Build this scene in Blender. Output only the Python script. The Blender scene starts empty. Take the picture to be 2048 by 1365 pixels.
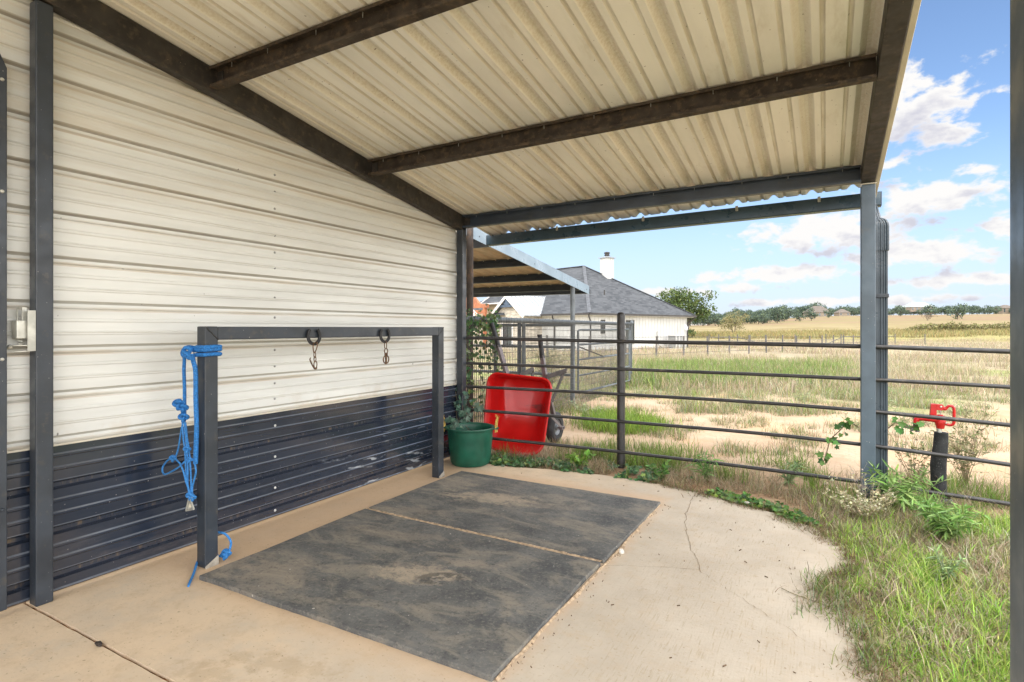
import bpy, math, random
import numpy as np
from mathutils import Vector, Matrix, noise as mnoise
random.seed(7); RNG = np.random.default_rng(11)
scene = bpy.context.scene
COL = scene.collection
PI = math.pi

# ------------------------------------------------------------------ camera frame (metres)
YAW, FOC, HOR, EYE = .511, 1119., 656.7, 1.345
CY, SY = math.cos(YAW), math.sin(YAW)
def RF(r, w):                       # metres to the right of / ahead of the camera spot -> ground x, y
    return (CY*r - SY*w, SY*r + CY*w)
def WF(x, y):
    return (CY*x + SY*y, -SY*x + CY*y)

# ------------------------------------------------------------------ terrain profile
PW = [0, 6, 12, 25, 40, 55, 75, 100, 150, 200, 300, 400, 500, 650, 1000]
PZ = [0, 0, -.05, -.18, -.33, -.5, -.45, 0, 1.3, 2.7, 5.8, 9, 12, 14.5, 16]
def ground_z(x, y):
    r, w = WF(x, y)
    d = math.hypot(r, w)
    if w < 0: d *= max(0, 1 + w/max(d, .01))
    z = float(np.interp(d*.9, PW, PZ))
    if z > 0:
        th = r/max(w, .01); t = min(1, max(0, (th-.33)/.25)); t = t*t*(3-2*t)
        z *= .55 + .45*t
    n = mnoise.noise((x*.35, y*.35, 0))*.02 + mnoise.noise((x*1.9, y*1.9, 3))*.009
    n *= min(1, max(0, d-3)/6) + .25
    return z - .018 + n

# ------------------------------------------------------------------ mesh collector
class G:
    def __init__(s): s.v = []; s.f = []
    def add(s, vs, fs):
        b = len(s.v); s.v += [tuple(p) for p in vs]; s.f += [tuple(i+b for i in f) for f in fs]; return s
    def box(s, x0, x1, y0, y1, z0, z1):
        return s.add([(x0,y0,z0),(x1,y0,z0),(x1,y1,z0),(x0,y1,z0),(x0,y0,z1),(x1,y0,z1),(x1,y1,z1),(x0,y1,z1)],
              [(0,3,2,1),(4,5,6,7),(0,1,5,4),(1,2,6,5),(2,3,7,6),(3,0,4,7)])
    def hexa(s, p):                 # 8 points: bottom ring then top ring
        return s.add(p, [(0,3,2,1),(4,5,6,7),(0,1,5,4),(1,2,6,5),(2,3,7,6),(3,0,4,7)])
    def bar(s, a, b, w, h, up=(0,0,1)):
        a = Vector(a); b = Vector(b); d = (b-a).normalized(); u = Vector(up)
        if abs(d.dot(u)) > .98: u = Vector((0,1,0))
        sd = d.cross(u).normalized(); u = sd.cross(d).normalized()
        o = [(-1,-1),(1,-1),(1,1),(-1,1)]
        return s.hexa([a+sd*(i*w/2)+u*(j*h/2) for i, j in o]+[b+sd*(i*w/2)+u*(j*h/2) for i, j in o])
    def tube(s, pts, r, n=8, sm=0, caps=True):
        pts = [Vector(p) for p in pts]
        if sm:
            q = []
            for i in range(len(pts)-1):
                p0 = pts[max(i-1,0)]; p1 = pts[i]; p2 = pts[i+1]; p3 = pts[min(i+2,len(pts)-1)]
                for k in range(sm):
                    t = k/sm
                    q.append(.5*((2*p1)+(p2-p0)*t+(2*p0-5*p1+4*p2-p3)*t*t+(3*p1-p0-3*p2+p3)*t*t*t))
            q.append(pts[-1]); 
            if not isinstance(r, (int, float)):
                r = list(np.interp(np.linspace(0, len(r)-1, len(q)), range(len(r)), r))
            pts = q
        m = len(pts); rs = [r]*m if isinstance(r, (int, float)) else list(r)
        vs = []; nrm = None
        for i, p in enumerate(pts):
            d = (pts[min(i+1,m-1)]-pts[max(i-1,0)])
            d = d.normalized() if d.length > 1e-9 else Vector((0,0,1))
            if nrm is None:
                a = Vector((0,0,1)) if abs(d.z) < .9 else Vector((1,0,0))
                nrm = d.cross(a).normalized()
            else:
                nrm = (nrm-d*nrm.dot(d)); nrm = nrm.normalized() if nrm.length > 1e-6 else d.orthogonal().normalized()
            bn = d.cross(nrm)
            for k in range(n):
                t = 2*PI*k/n; vs.append(p+(nrm*math.cos(t)+bn*math.sin(t))*rs[i])
        fs = [(i*n+k, i*n+(k+1)%n, (i+1)*n+(k+1)%n, (i+1)*n+k) for i in range(m-1) for k in range(n)]
        if caps: fs += [tuple(range(n-1,-1,-1)), tuple((m-1)*n+k for k in range(n))]
        return s.add(vs, fs)
    def lathe(s, prof, c=(0,0,0), n=24, ax='z', cap0=False, cap1=False):
        vs = []
        for r, h in prof:
            for k in range(n):
                t = 2*PI*k/n; a, b = r*math.cos(t), r*math.sin(t)
                q = (a,b,h) if ax == 'z' else ((h,a,b) if ax == 'x' else (a,h,b))
                vs.append((c[0]+q[0], c[1]+q[1], c[2]+q[2]))
        fs = [(i*n+k, i*n+(k+1)%n, (i+1)*n+(k+1)%n, (i+1)*n+k) for i in range(len(prof)-1) for k in range(n)]
        if cap0: fs.append(tuple(range(n-1,-1,-1)))
        if cap1: fs.append(tuple((len(prof)-1)*n+k for k in range(n)))
        return s.add(vs, fs)
    def prism(s, poly, f0, f1):     # poly of 2D points mapped by f0 / f1 to the two end faces
        n = len(poly)
        return s.add([f0(p) for p in poly]+[f1(p) for p in poly],
            [tuple(range(n-1,-1,-1)), tuple(range(n,2*n))]+[(i,(i+1)%n,n+(i+1)%n,n+i) for i in range(n)])
    def grid(s, rows):              # rows of equal length -> sheet
        n = len(rows[0]); vs = [p for r in rows for p in r]
        return s.add(vs, [(i*n+j, i*n+j+1, (i+1)*n+j+1, (i+1)*n+j) for i in range(len(rows)-1) for j in range(n-1)])
    def build(s, name, mat, parent=None, smooth=False, bevel=0, solid=0, origin=None, seg=2, auto=None):
        me = bpy.data.meshes.new(name)
        o3 = Vector(origin) if origin is not None else Vector((0,0,0))
        me.from_pydata([Vector(p)-o3 for p in s.v], [], s.f)
        me.materials.append(mat)
        if smooth or bevel: me.polygons.foreach_set('use_smooth', [True]*len(me.polygons))
        o = bpy.data.objects.new(name, me); COL.objects.link(o)
        o.location = o3
        if parent is not None: attach(o, parent)
        if solid:
            md = o.modifiers.new('solid', 'SOLIDIFY'); md.thickness = solid; md.offset = 0
        if bevel:
            md = o.modifiers.new('bevel', 'BEVEL'); md.width = bevel; md.segments = seg; md.limit_method = 'ANGLE'; md.angle_limit = .6
            md.harden_normals = True
        elif smooth:
            me.set_sharp_from_angle(angle=auto if auto else .7)
        return o
def wloc(o):
    p = Vector(o.location)
    while o.parent: o = o.parent; p += o.location
    return p
def attach(o, parent):
    o.location = Vector(o.location)-wloc(parent); o.parent = parent
def tag(o, label=None, cat=None, group=None, kind=None):
    if label: o['label'] = label
    if cat: o['category'] = cat
    if group: o['group'] = group
    if kind: o['kind'] = kind
    return o
def thing(name, label, cat, loc=(0,0,0), group=None):
    o = bpy.data.objects.new(name, None); COL.objects.link(o); o.location = loc
    o.empty_display_size = .2
    return tag(o, label, cat, group)
def dup(o, parent=None):            # a copy of a thing, its parts and their sub-parts (shared meshes)
    c = o.copy(); COL.objects.link(c)
    if parent is not None: c.parent = parent
    for ch in list(o.children): dup(ch, c)
    return c
def npmesh(name, V, F3, F4, mat, col=None, smooth=False, parent=None):
    me = bpy.data.meshes.new(name)
    n3, n4 = len(F3), len(F4)
    me.vertices.add(len(V)); me.vertices.foreach_set('co', np.asarray(V, np.float32).ravel())
    me.loops.add(n3*3+n4*4)
    li = np.concatenate([np.asarray(F3, np.int32).reshape(-1), np.asarray(F4, np.int32).reshape(-1)])
    me.loops.foreach_set('vertex_index', li)
    me.polygons.add(n3+n4)
    st = np.concatenate([np.arange(n3)*3, n3*3+np.arange(n4)*4]).astype(np.int32)
    me.polygons.foreach_set('loop_start', st)
    me.update(calc_edges=True); me.validate()
    if col is not None:
        a = me.color_attributes.new('Col', 'FLOAT_COLOR', 'POINT')
        c4 = np.ones((len(V), 4), np.float32); c4[:, :3] = col
        a.data.foreach_set('color', c4.ravel())
    if smooth: me.polygons.foreach_set('use_smooth', [True]*len(me.polygons))
    me.materials.append(mat)
    o = bpy.data.objects.new(name, me); COL.objects.link(o)
    if parent is not None: attach(o, parent)
    return o

# ------------------------------------------------------------------ materials
def nodes(name):
    m = bpy.data.materials.new(name); m.use_nodes = True
    nt = m.node_tree; nt.nodes.clear()
    out = nt.nodes.new('ShaderNodeOutputMaterial'); b = nt.nodes.new('ShaderNodeBsdfPrincipled')
    nt.links.new(b.outputs[0], out.inputs[0])
    return m, nt, b
class N:
    """small node helper"""
    def __init__(s, nt): s.nt = nt
    def new(s, t, **k):
        n = s.nt.nodes.new(t)
        for a, b in k.items(): setattr(n, a, b)
        return n
    def link(s, a, b): s.nt.links.new(a, b)
    def val(s, inp, v):
        if isinstance(v, bpy.types.NodeSocket): s.link(v, inp)
        else: inp.default_value = v
    def math(s, op, a, b=0., c=None, clamp=False):
        n = s.new('ShaderNodeMath', operation=op, use_clamp=clamp); s.val(n.inputs[0], a); s.val(n.inputs[1], b)
        if c is not None: s.val(n.inputs[2], c)
        return n.outputs[0]
    def obj(s): return s.new('ShaderNodeTexCoord').outputs['Object']
    def xyz(s, v):
        n = s.new('ShaderNodeSeparateXYZ'); s.link(v, n.inputs[0]); return n.outputs
    def scale(s, v, sc):
        n = s.new('ShaderNodeMapping'); s.link(v, n.inputs[0]); n.inputs['Scale'].default_value = sc; return n.outputs[0]
    def noise(s, v, scale, detail=4, rough=.55, dist=0):
        n = s.new('ShaderNodeTexNoise'); s.link(v, n.inputs['Vector']); n.inputs['Scale'].default_value = scale
        n.inputs['Detail'].default_value = detail; n.inputs['Roughness'].default_value = rough; n.inputs['Distortion'].default_value = dist
        return n.outputs['Fac']
    def ramp(s, f, a, b, lo=0., hi=1., smooth=True):
        n = s.new('ShaderNodeMapRange', interpolation_type='SMOOTHSTEP' if smooth else 'LINEAR', clamp=True)
        s.val(n.inputs[0], f); n.inputs[1].default_value = a; n.inputs[2].default_value = b
        n.inputs[3].default_value = lo; n.inputs[4].default_value = hi
        return n.outputs[0]
    def mix(s, f, a, b, mode='MIX'):
        n = s.new('ShaderNodeMix', data_type='RGBA', blend_type=mode)
        s.val(n.inputs[0], f)
        for i, c in ((6, a), (7, b)):
            if isinstance(c, bpy.types.NodeSocket): s.link(c, n.inputs[i])
            else: n.inputs[i].default_value = (*c[:3], 1)
        return n.outputs[2]
    def bump(s, h, strength, dist, b):
        n = s.new('ShaderNodeBump'); s.link(h, n.inputs['Height']); n.inputs['Strength'].default_value = strength
        n.inputs['Distance'].default_value = dist; s.link(n.outputs[0], b.inputs['Normal']); return n
def M(name, col, rough=.5, metal=0., var=.18, scale=6., bump=.0, bscale=60., bdist=.002, dirt=None, spec=.5, speck=None, stretch=(1,1,1)):
    m, nt, b = nodes(name); n = N(nt); v = n.scale(n.obj(), stretch)
    f = n.noise(v, scale, 5)
    dark = tuple(c*(1-var) for c in col); lite = tuple(min(1, c*(1+var)) for c in col)
    c = n.mix(n.ramp(f, .3, .7), dark, lite)
    if dirt:                         # (colour, threshold, scale)
        d = n.noise(v, dirt[2], 6, .65)
        c = n.mix(n.ramp(d, dirt[1], dirt[1]+.18), c, dirt[0])
    if speck:                        # (colour, threshold, scale)
        d = n.noise(n.obj(), speck[2], 2, .5)
        c = n.mix(n.ramp(d, speck[1], speck[1]+.04), c, speck[0])
    n.link(c, b.inputs['Base Color'])
    r = n.ramp(n.noise(v, scale*2.3, 4), .3, .7, max(.03, rough-.1), min(1, rough+.1)); n.link(r, b.inputs['Roughness'])
    b.inputs['Metallic'].default_value = metal; b.inputs['Specular IOR Level'].default_value = spec
    if bump: n.bump(n.noise(v, bscale, 4), bump, bdist, b)
    return m
def foliage(name, rough=.6, trans=.25, tint=(1,1,1)):
    m, nt, b = nodes(name); n = N(nt)
    a = n.new('ShaderNodeAttribute', attribute_name='Col')
    c = n.mix(1., a.outputs['Color'], tint, 'MULTIPLY')
    n.link(c, b.inputs['Base Color']); b.inputs['Roughness'].default_value = rough; b.inputs['Specular IOR Level'].default_value = .3
    t = n.new('ShaderNodeBsdfTranslucent'); n.link(c, t.inputs[0])
    mx = n.new('ShaderNodeMixShader'); mx.inputs[0].default_value = trans
    n.link(b.outputs[0], mx.inputs[1]); n.link(t.outputs[0], mx.inputs[2])
    out = [q for q in nt.nodes if q.type == 'OUTPUT_MATERIAL'][0]; n.link(mx.outputs[0], out.inputs[0])
    return m

DUST = (.30, .22, .14)
m_steel = M('dark steel paint', (.026,.034,.046), .40, 0, .25, 5, .10, 140, .001, dirt=((.06,.056,.05), .56, 14.), spec=.6, speck=((.35,.33,.3), .735, 95))
m_steel_b = M('brownish dusty steel paint', (.034,.030,.027), .55, 0, .35, 7, .15, 90, .001, dirt=((.075,.058,.042), .50, 16.), spec=.4, speck=((.25,.2,.15), .74, 80))
m_web = M('dust caked purlin steel', (.052,.041,.031), .75, 0, .35, 9, .2, 60, .002, dirt=((.10,.070,.045), .48, 22.), spec=.25, speck=((.2,.15,.1), .72, 70))
m_pipe = M('black pipe paint', (.028,.026,.026), .42, 0, .3, 8, .12, 90, .001, dirt=((.10,.075,.055), .58, 9.), spec=.55, speck=((.3,.28,.25), .735, 70))
m_rust = M('rusty pipe', (.07,.055,.048), .7, .1, .35, 9, .3, 60, .002, dirt=((.16,.10,.065), .52, 7.))
m_gpipe = M('grey painted pipe', (.10,.115,.125), .45, 0, .25, 6, .12, 70, .001, dirt=((.17,.14,.11), .62, 8.))
m_blue = M('slate blue steel trim', (.07,.10,.13), .40, 0, .2, 4, .06, 90, .001, dirt=((.10,.10,.095), .6, 3.), spec=.55, speck=((.3,.3,.3), .74, 80))
m_cream_trim = M('cream trim', (.60,.56,.46), .4, 0, .1, 4)
m_galv = M('galvanised zinc', (.52,.52,.47), .42, .55, .2, 14, .15, 60, .001)
m_screw = M('screw head', (.33,.33,.32), .4, .4, .2, 50)
m_wscrew = M('pale screw head', (.62,.62,.60), .45, 0, .15, 50)
m_rope = M('blue braided rope', (.018,.165,.47), .7, 0, .35, 120, .8, 220, .004)
m_rope2 = M('blue thin cord', (.03,.20,.52), .65, 0, .3, 140, .7, 260, .003)
m_bucket = M('green tub plastic', (.006,.080,.048), .42, 0, .25, 6, .08, 60, .002, dirt=((.05,.17,.12), .6, 5.), spec=.5)
m_yrope = M('yellow frayed rope', (.50,.33,.08), .8, 0, .3, 60, .6, 150, .003)
m_tyre = M('tyre rubber', (.022,.022,.024), .7, 0, .3, 10, .3, 40, .003, dirt=((.11,.09,.07), .6, 6.))
m_rim = M('grey wheel rim', (.17,.18,.19), .45, .2, .15, 10)
m_handle = M('painted handle steel', (.15,.125,.13), .4, 0, .2, 6)
m_grip = M('black grip', (.02,.02,.022), .6, 0, .2, 20)
m_redm = M('red enamel', (.50,.012,.012), .35, 0, .15, 8, .06, 60, .001, dirt=((.22,.02,.015), .68, 12.))
m_foam = M('black foam sleeve', (.020,.021,.022), .9, 0, .3, 15, .6, 130, .004, speck=((.14,.14,.14), .66, 140))
m_rustchain = M('rusty chain', (.15,.085,.045), .6, .5, .4, 60, .3, 200, .001)
m_shoe = M('blackened horseshoe', (.03,.03,.032), .45, .3, .3, 40, .2, 120, .001)
m_gravel = M('white stone', (.65,.62,.56), .8, 0, .15, 30, .4, 60, .003)
m_chip = M('dark bark chip', (.03,.022,.018), .8, 0, .3, 60, .5, 90, .003)
m_shingle = None
# ------------------------------------------------------------------ bespoke materials
def mat_siding(name, col, dark=False):
    m, nt, b = nodes(name); n = N(nt); o = n.obj(); x, y, z = n.xyz(o)
    f = n.noise(n.scale(o, (1, .35, 3)), 3, 5)
    c = n.mix(n.ramp(f, .3, .7), tuple(k*.9 for k in col), tuple(k*1.05 for k in col))
    if not dark:
        # tan dust held on the bottom slope of every groove (groove n sits at 1.253 + n*0.2286 m), shade painted as a dark line in its upper corner
        ph = n.math('MULTIPLY', n.math('FRACT', n.math('DIVIDE', n.math('SUBTRACT', z, 1.253-.060), .2286)), .2286)
        band = n.math('MULTIPLY', n.ramp(ph, .010, .016), n.ramp(ph, .030, .040, 1, 0))
        dst = n.math('MULTIPLY', band, n.ramp(n.noise(n.scale(o, (1,.5,1)), 4, 5), .25, .7, .15, .7))
        c = n.mix(dst, c, (.50,.41,.29))
        gshade = n.math('MULTIPLY', n.ramp(ph, .0485, .0505), n.ramp(ph, .057, .063, 1, 0))
        c = n.mix(n.math('MULTIPLY', n.math('MULTIPLY', gshade, n.ramp(z, 1.2, 2.1, .5, 1)), n.ramp(n.noise(n.scale(o, (1,.6,1)), 5, 5), .2, .7, .4, .8)), c, (.19,.16,.12))
        for h0 in (.106, .173):  # fainter shade lines painted under the two beads
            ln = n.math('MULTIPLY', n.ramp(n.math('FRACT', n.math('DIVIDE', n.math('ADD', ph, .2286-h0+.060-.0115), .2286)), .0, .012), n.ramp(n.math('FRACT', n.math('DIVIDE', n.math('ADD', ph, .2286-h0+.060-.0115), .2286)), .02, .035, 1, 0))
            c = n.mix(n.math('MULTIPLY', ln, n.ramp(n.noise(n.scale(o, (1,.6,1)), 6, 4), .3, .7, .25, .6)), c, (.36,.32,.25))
        hi = n.math('MULTIPLY', n.ramp(z, 1.5, 2.9), n.ramp(n.noise(n.scale(o, (1,.4,5)), 2.2, 6, .65), .40, .72, 0, .6))
        c = n.mix(hi, c, (.58,.49,.36))
        low = n.math('MULTIPLY', n.ramp(z, .75, .95, 1, 0), n.ramp(n.noise(o, 8, 4), .5, .7, 0, .3)); c = n.mix(low, c, (.5,.4,.28))
        sp = n.ramp(n.noise(n.scale(o, (1,1,.55)), 30, 1, .4), .80, .82, 0, .7); c = n.mix(sp, c, (.05,.04,.03))
        b.inputs['Roughness'].default_value = .32
    else:
        low = n.math('MULTIPLY', n.ramp(z, .05, .5, 1, 0), n.ramp(n.noise(n.scale(o, (1,.6,2.5)), 5, 6, .7), .42, .78, 0, .35))
        c = n.mix(low, c, (.13,.13,.135))
        for h0 in (-.158, -.091, .001):  # pale lines: floor reflections painted on bead edges and groove lips
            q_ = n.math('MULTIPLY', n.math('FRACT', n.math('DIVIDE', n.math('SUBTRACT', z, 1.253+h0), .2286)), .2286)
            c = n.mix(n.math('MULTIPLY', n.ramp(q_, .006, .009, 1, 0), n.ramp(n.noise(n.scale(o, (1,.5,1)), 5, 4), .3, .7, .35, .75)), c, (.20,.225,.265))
        # hoof scuffs near the far end of the wall
        reg = n.math('MULTIPLY', n.math('MULTIPLY', n.ramp(y, 2.9, 3.3), n.ramp(y, 4.2, 4.6, 1, 0)), n.ramp(z, .28, .50, 1, 0))
        w = n.new('ShaderNodeTexWave', wave_type='BANDS', bands_direction='Z'); n.link(n.scale(o, (1,.33,1)), w.inputs[0])
        w.inputs['Scale'].default_value = 4.5; w.inputs['Distortion'].default_value = 9; w.inputs['Detail'].default_value = 4; w.inputs['Detail Scale'].default_value = 1.4
        sc = n.math('MULTIPLY', n.ramp(w.outputs['Fac'], .82, .98), n.ramp(n.noise(n.scale(o, (1,1,2)), 3.1, 4, .6), .50, .62))
        c = n.mix(n.math('MULTIPLY', reg, n.math('MULTIPLY', sc, .85)), c, (.42,.45,.48))
        sp = n.ramp(n.noise(o, 85, 1, .4), .765, .79, 0, .7); c = n.mix(sp, c, (.34,.33,.32))
        deb = n.math('FRACT', n.math('DIVIDE', n.math('SUBTRACT', z, 1.253-.045), .2286))
        db = n.math('MULTIPLY', n.ramp(deb, .06, .1), n.ramp(deb, .14, .2, 1, 0))
        c = n.mix(n.math('MULTIPLY', db, n.ramp(n.noise(n.scale(o, (1,3,1)), 9, 5, .7), .5, .7, 0, .8)), c, (.13,.095,.06))
        n.link(n.ramp(n.noise(o, 4, 4), .3, .7, .10, .22), b.inputs['Roughness'])
    n.link(c, b.inputs['Base Color']); b.inputs['Specular IOR Level'].default_value = 1. if dark else .5
    n.bump(n.noise(n.scale(o, (1,.6,1)), 2.2, 2), .25, .004, b)      # oil canning
    return m
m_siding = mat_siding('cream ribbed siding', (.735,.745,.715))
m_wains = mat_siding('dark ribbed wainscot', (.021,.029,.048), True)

def mat_roof():
    m, nt, b = nodes('cream roof sheet underside'); n = N(nt); o = n.obj(); x, y, z = n.xyz(o)
    col = (.84,.82,.735)
    c = n.mix(n.ramp(n.noise(n.scale(o, (2,.4,1)), 2.5, 5), .3, .7), tuple(k*.92 for k in col), tuple(k*1.06 for k in col))
    ph = n.math('ABSOLUTE', n.math('SUBTRACT', n.math('FRACT', n.math('DIVIDE', n.math('SUBTRACT', x, -.106-.1525), .305)), .5))
    rib = n.ramp(ph, .10, .15, 1, 0)
    ml = n.ramp(n.noise(o, 60, 3, .7), .40, .62, .35, .7)
    big = n.ramp(n.noise(n.scale(o, (1,.5,1)), 1.6, 4), .25, .65, .4, 1)
    c = n.mix(n.math('MULTIPLY', n.math('MULTIPLY', rib, ml), big), c, (.56,.48,.33))
    c = n.mix(n.ramp(n.noise(n.scale(o, (1,.25,1)), 5, 6, .65), .56, .72, 0, .35), c, (.42,.34,.2))
    mn = n.ramp(n.math('ABSOLUTE', n.math('SUBTRACT', n.math('MULTIPLY', ph, .305), .092)), .010, .0155, 1, 0)
    c = n.mix(n.math('MULTIPLY', mn, n.ramp(n.noise(n.scale(o, (1,.4,1)), 6, 4), .25, .7, .2, .65)), c, (.46,.40,.28))
    sp = n.ramp(n.noise(o, 48, 1, .4), .765, .79, 0, .7); c = n.mix(sp, c, (.16,.11,.06))
    n.link(c, b.inputs['Base Color']); b.inputs['Roughness'].default_value = .38
    n.bump(n.noise(n.scale(o, (1,.5,1)), 3, 2), .15, .004, b)
    return m
m_roof = mat_roof()

def ell(n, x, y, cx, cy, rx, ry, rot=0.):
    """soft 1..0 ellipse mask"""
    c, s = math.cos(rot), math.sin(rot)
    dx = n.math('SUBTRACT', x, cx); dy = n.math('SUBTRACT', y, cy)
    u = n.math('ADD', n.math('MULTIPLY', dx, c/rx), n.math('MULTIPLY', dy, s/rx))
    v = n.math('ADD', n.math('MULTIPLY', dx, -s/ry), n.math('MULTIPLY', dy, c/ry))
    d = n.math('SQRT', n.math('ADD', n.math('MULTIPLY', u, u), n.math('MULTIPLY', v, v)))
    return n.math('SUBTRACT', 1., d)

def mat_slab():
    m, nt, b = nodes('dusty concrete'); n = N(nt); o = n.obj(); x, y, z = n.xyz(o)
    c = n.mix(n.ramp(n.noise(o, 2.2, 6, .6), .3, .7), (.465,.40,.315), (.555,.485,.39))
    org = n.ramp(n.math('ADD', x, n.math('MULTIPLY', n.noise(o, 1.5, 5), 1.6)), -1.55, -.15, 1, 0)
    org = n.math('MULTIPLY', org, n.ramp(n.noise(o, 3.3, 5, .6), .22, .62, .35, .9))
    c = n.mix(org, c, (.70,.545,.375))
    mot = n.math('MULTIPLY', n.ramp(n.noise(o, 10, 7, .72), .46, .68, 0, .42), n.ramp(x, -1.4, .0, 1, .45)); c = n.mix(mot, c, (.50,.375,.24))
    mo2 = n.ramp(n.noise(o, 4.2, 6, .7), .52, .70, 0, .5); c = n.mix(mo2, c, (.56,.485,.385))
    # reddish grit along the rubber mats' right edge and against the wall
    e = n.math('SUBTRACT', x, n.math('ADD', -1.14, n.math('MULTIPLY', n.math('SUBTRACT', n.noise(o, 9, 4), .5), .12)))
    e = n.math('MULTIPLY', n.math('MULTIPLY', n.ramp(e, .0, .13, 1, 0), n.ramp(y, 1.6, 1.9)), n.ramp(y, 4.35, 4.6, 1, 0))
    c = n.mix(n.math('MULTIPLY', e, .55), c, (.60,.40,.24))
    wl = n.ramp(n.math('ADD', x, n.math('MULTIPLY', n.noise(o, 6, 4), .12)), -3.33, -3.16, 1, 0)
    c = n.mix(n.math('MULTIPLY', wl, .5), c, (.56,.40,.24))
    # brown stains on the near slab
    for cx, cy, rx, ry in ((-1.62,1.27,.2,.07), (-2.1,1.32,.35,.16), (-1.9,1.5,.5,.12)):
        q = n.math('ADD', ell(n, x, y, cx, cy, rx, ry, .3), n.math('MULTIPLY', n.math('SUBTRACT', n.noise(o, 14, 5, .7), .62), 2.2))
        c = n.mix(n.math('MULTIPLY', n.ramp(q, .1, .6), .32), c, (.36,.26,.15))
    # broom finish lines on the clean side
    w = n.new('ShaderNodeTexWave', wave_type='BANDS', bands_direction='X'); n.link(o, w.inputs[0])
    w.inputs['Scale'].default_value = 24; w.inputs['Distortion'].default_value = 1.6; w.inputs['Detail'].default_value = 3; w.inputs['Detail Scale'].default_value = 2.5
    fr = n.ramp(n.noise(n.scale(o, (12,1.0,1)), 9, 3, .6), .54, .70, 0, .5)
    c = n.mix(n.math('MULTIPLY', fr, n.ramp(x, -1.2, -.6)), c, (.36,.28,.18))
    sp = n.ramp(n.noise(o, 60, 2, .5), .68, .74, 0, .6); c = n.mix(sp, c, (.22,.155,.09))
    pit = n.ramp(n.noise(n.scale(o, (1,1.5,1)), 38, 3, .6), .60, .70, 0, .30); c = n.mix(pit, c, (.31,.21,.11))
    n.link(c, b.inputs['Base Color']); b.inputs['Roughness'].default_value = .85; b.inputs['Specular IOR Level'].default_value = .25
    h = n.math('ADD', n.math('MULTIPLY', n.noise(o, 45, 5, .7), 1.6), n.math('MULTIPLY', w.outputs['Fac'], .12))
    n.bump(h, .35, .004, b); return m
m_slab = mat_slab()

def mat_mat():
    m, nt, b = nodes('worn black rubber'); n = N(nt); o = n.obj(); x, y, z = n.xyz(o)
    c = n.mix(n.ramp(n.noise(o, 3.5, 6, .65), .3, .7), (.080,.082,.082), (.155,.154,.146))
    st = n.ramp(n.noise(n.scale(o, (1,2.2,1)), 2.6, 7, .68, .8), .45, .66, 0, .8); c = n.mix(st, c, (.27,.24,.19))
    for cx, cy, rx, ry, rot, a in ((-1.93,2.38,.34,.15,.35,.95), (-2.28,3.72,.52,.17,.2,.9), (-1.95,3.75,.5,.12,.1,.4), (-2.6,3.2,.4,.12,.2,.45), (-2.75,3.95,.3,.3,0,.55), (-2.45,2.75,.6,.14,.2,.4), (-2.6,2.0,.35,.3,.2,.5), (-1.75,2.62,.25,.08,.2,.6), (-2.9,1.95,.2,.2,0,.5)):
        q = n.math('ADD', ell(n, x, y, cx, cy, rx, ry, rot), n.math('MULTIPLY', n.math('SUBTRACT', n.noise(n.scale(o, (1,1.7,1)), 9, 8, .75), .5), 2.8))
        c = n.mix(n.math('MULTIPLY', n.ramp(q, .05, .75), min(1, a*1.0 if a > .85 else a*.8)), c, (.38,.315,.235))
    # hoof print pressed in the dust
    hp = n.math('MULTIPLY', n.ramp(ell(n, x, y, -1.78, 2.39, .15, .085, .55), .05, .3), n.ramp(n.noise(n.scale(o, (1.4,1,1)), 16, 2, .5), .44, .52))
    c = n.mix(n.math('MULTIPLY', hp, .65), c, (.045,.045,.042))
    dk = n.ramp(n.noise(n.scale(o, (1,1.8,1)), 6, 5, .7, 1.5), .60, .72, 0, .7); c = n.mix(dk, c, (.045,.048,.053))
    fine = n.ramp(n.noise(o, 55, 4, .8), .50, .66, 0, .55); c = n.mix(fine, c, (.25,.235,.20)); fd_ = n.ramp(n.noise(n.scale(o, (1,1,1.3)), 48, 4, .8), .52, .68, 0, .55); c = n.mix(fd_, c, (.035,.037,.04))
    sp = n.ramp(n.noise(o, 42, 1, .4), .785, .80, 0, .9); c = n.mix(sp, c, (.5,.47,.42))
    n.link(c, b.inputs['Base Color']); b.inputs['Roughness'].default_value = .8; b.inputs['Specular IOR Level'].default_value = .3
    n.bump(n.math('ADD', n.noise(o, 90, 4, .7), n.math('MULTIPLY', n.noise(o, 9, 5, .6), 1.5)), .5, .004, b); return m
m_mat = mat_mat()

# ------------------------------------------------------------------ roof plane of the open bay (twisted a little, as built)
def zL(y): return 2.524+.158*(4.88-y)
def zR(y): return 2.590+.137*(5.1-y)
def zT(x, y):
    t = (x+3.31)/3.545; return zL(y)*(1-t)+zR(y)*t
WX = -3.405
# wall profile: grooves pressed inward every 0.2286 m with two fine beads between
def wall_rows(z0, z1):
    pts = [(z0, 0)]
    k0 = math.floor((z0-1.3)/.2286)-1
    for k in range(k0, k0+30):
        g = 1.253+.2286*k
        for dz, dx in ((-.174,0),(-.167,.0055),(-.158,.0055),(-.151,0),(-.107,0),(-.100,.0055),(-.091,.0055),(-.084,0),(-.040,0),(-.030,-.024),(-.011,-.024),(.005,0)):
            z = g+dz
            if z0+.004 < z < z1-.004: pts.append((z, dx))
    pts.append((z1, 0)); return pts
def siding(y0, y1, z0, z1, x, top=None, step=.25):
    g = G(); ys = np.arange(y0, y1, step).tolist()+[y1]
    g.grid([[(x+dx, y, min(z, top(y)) if top else z) for y in ys] for z, dx in wall_rows(z0, z1)]); return g

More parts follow.
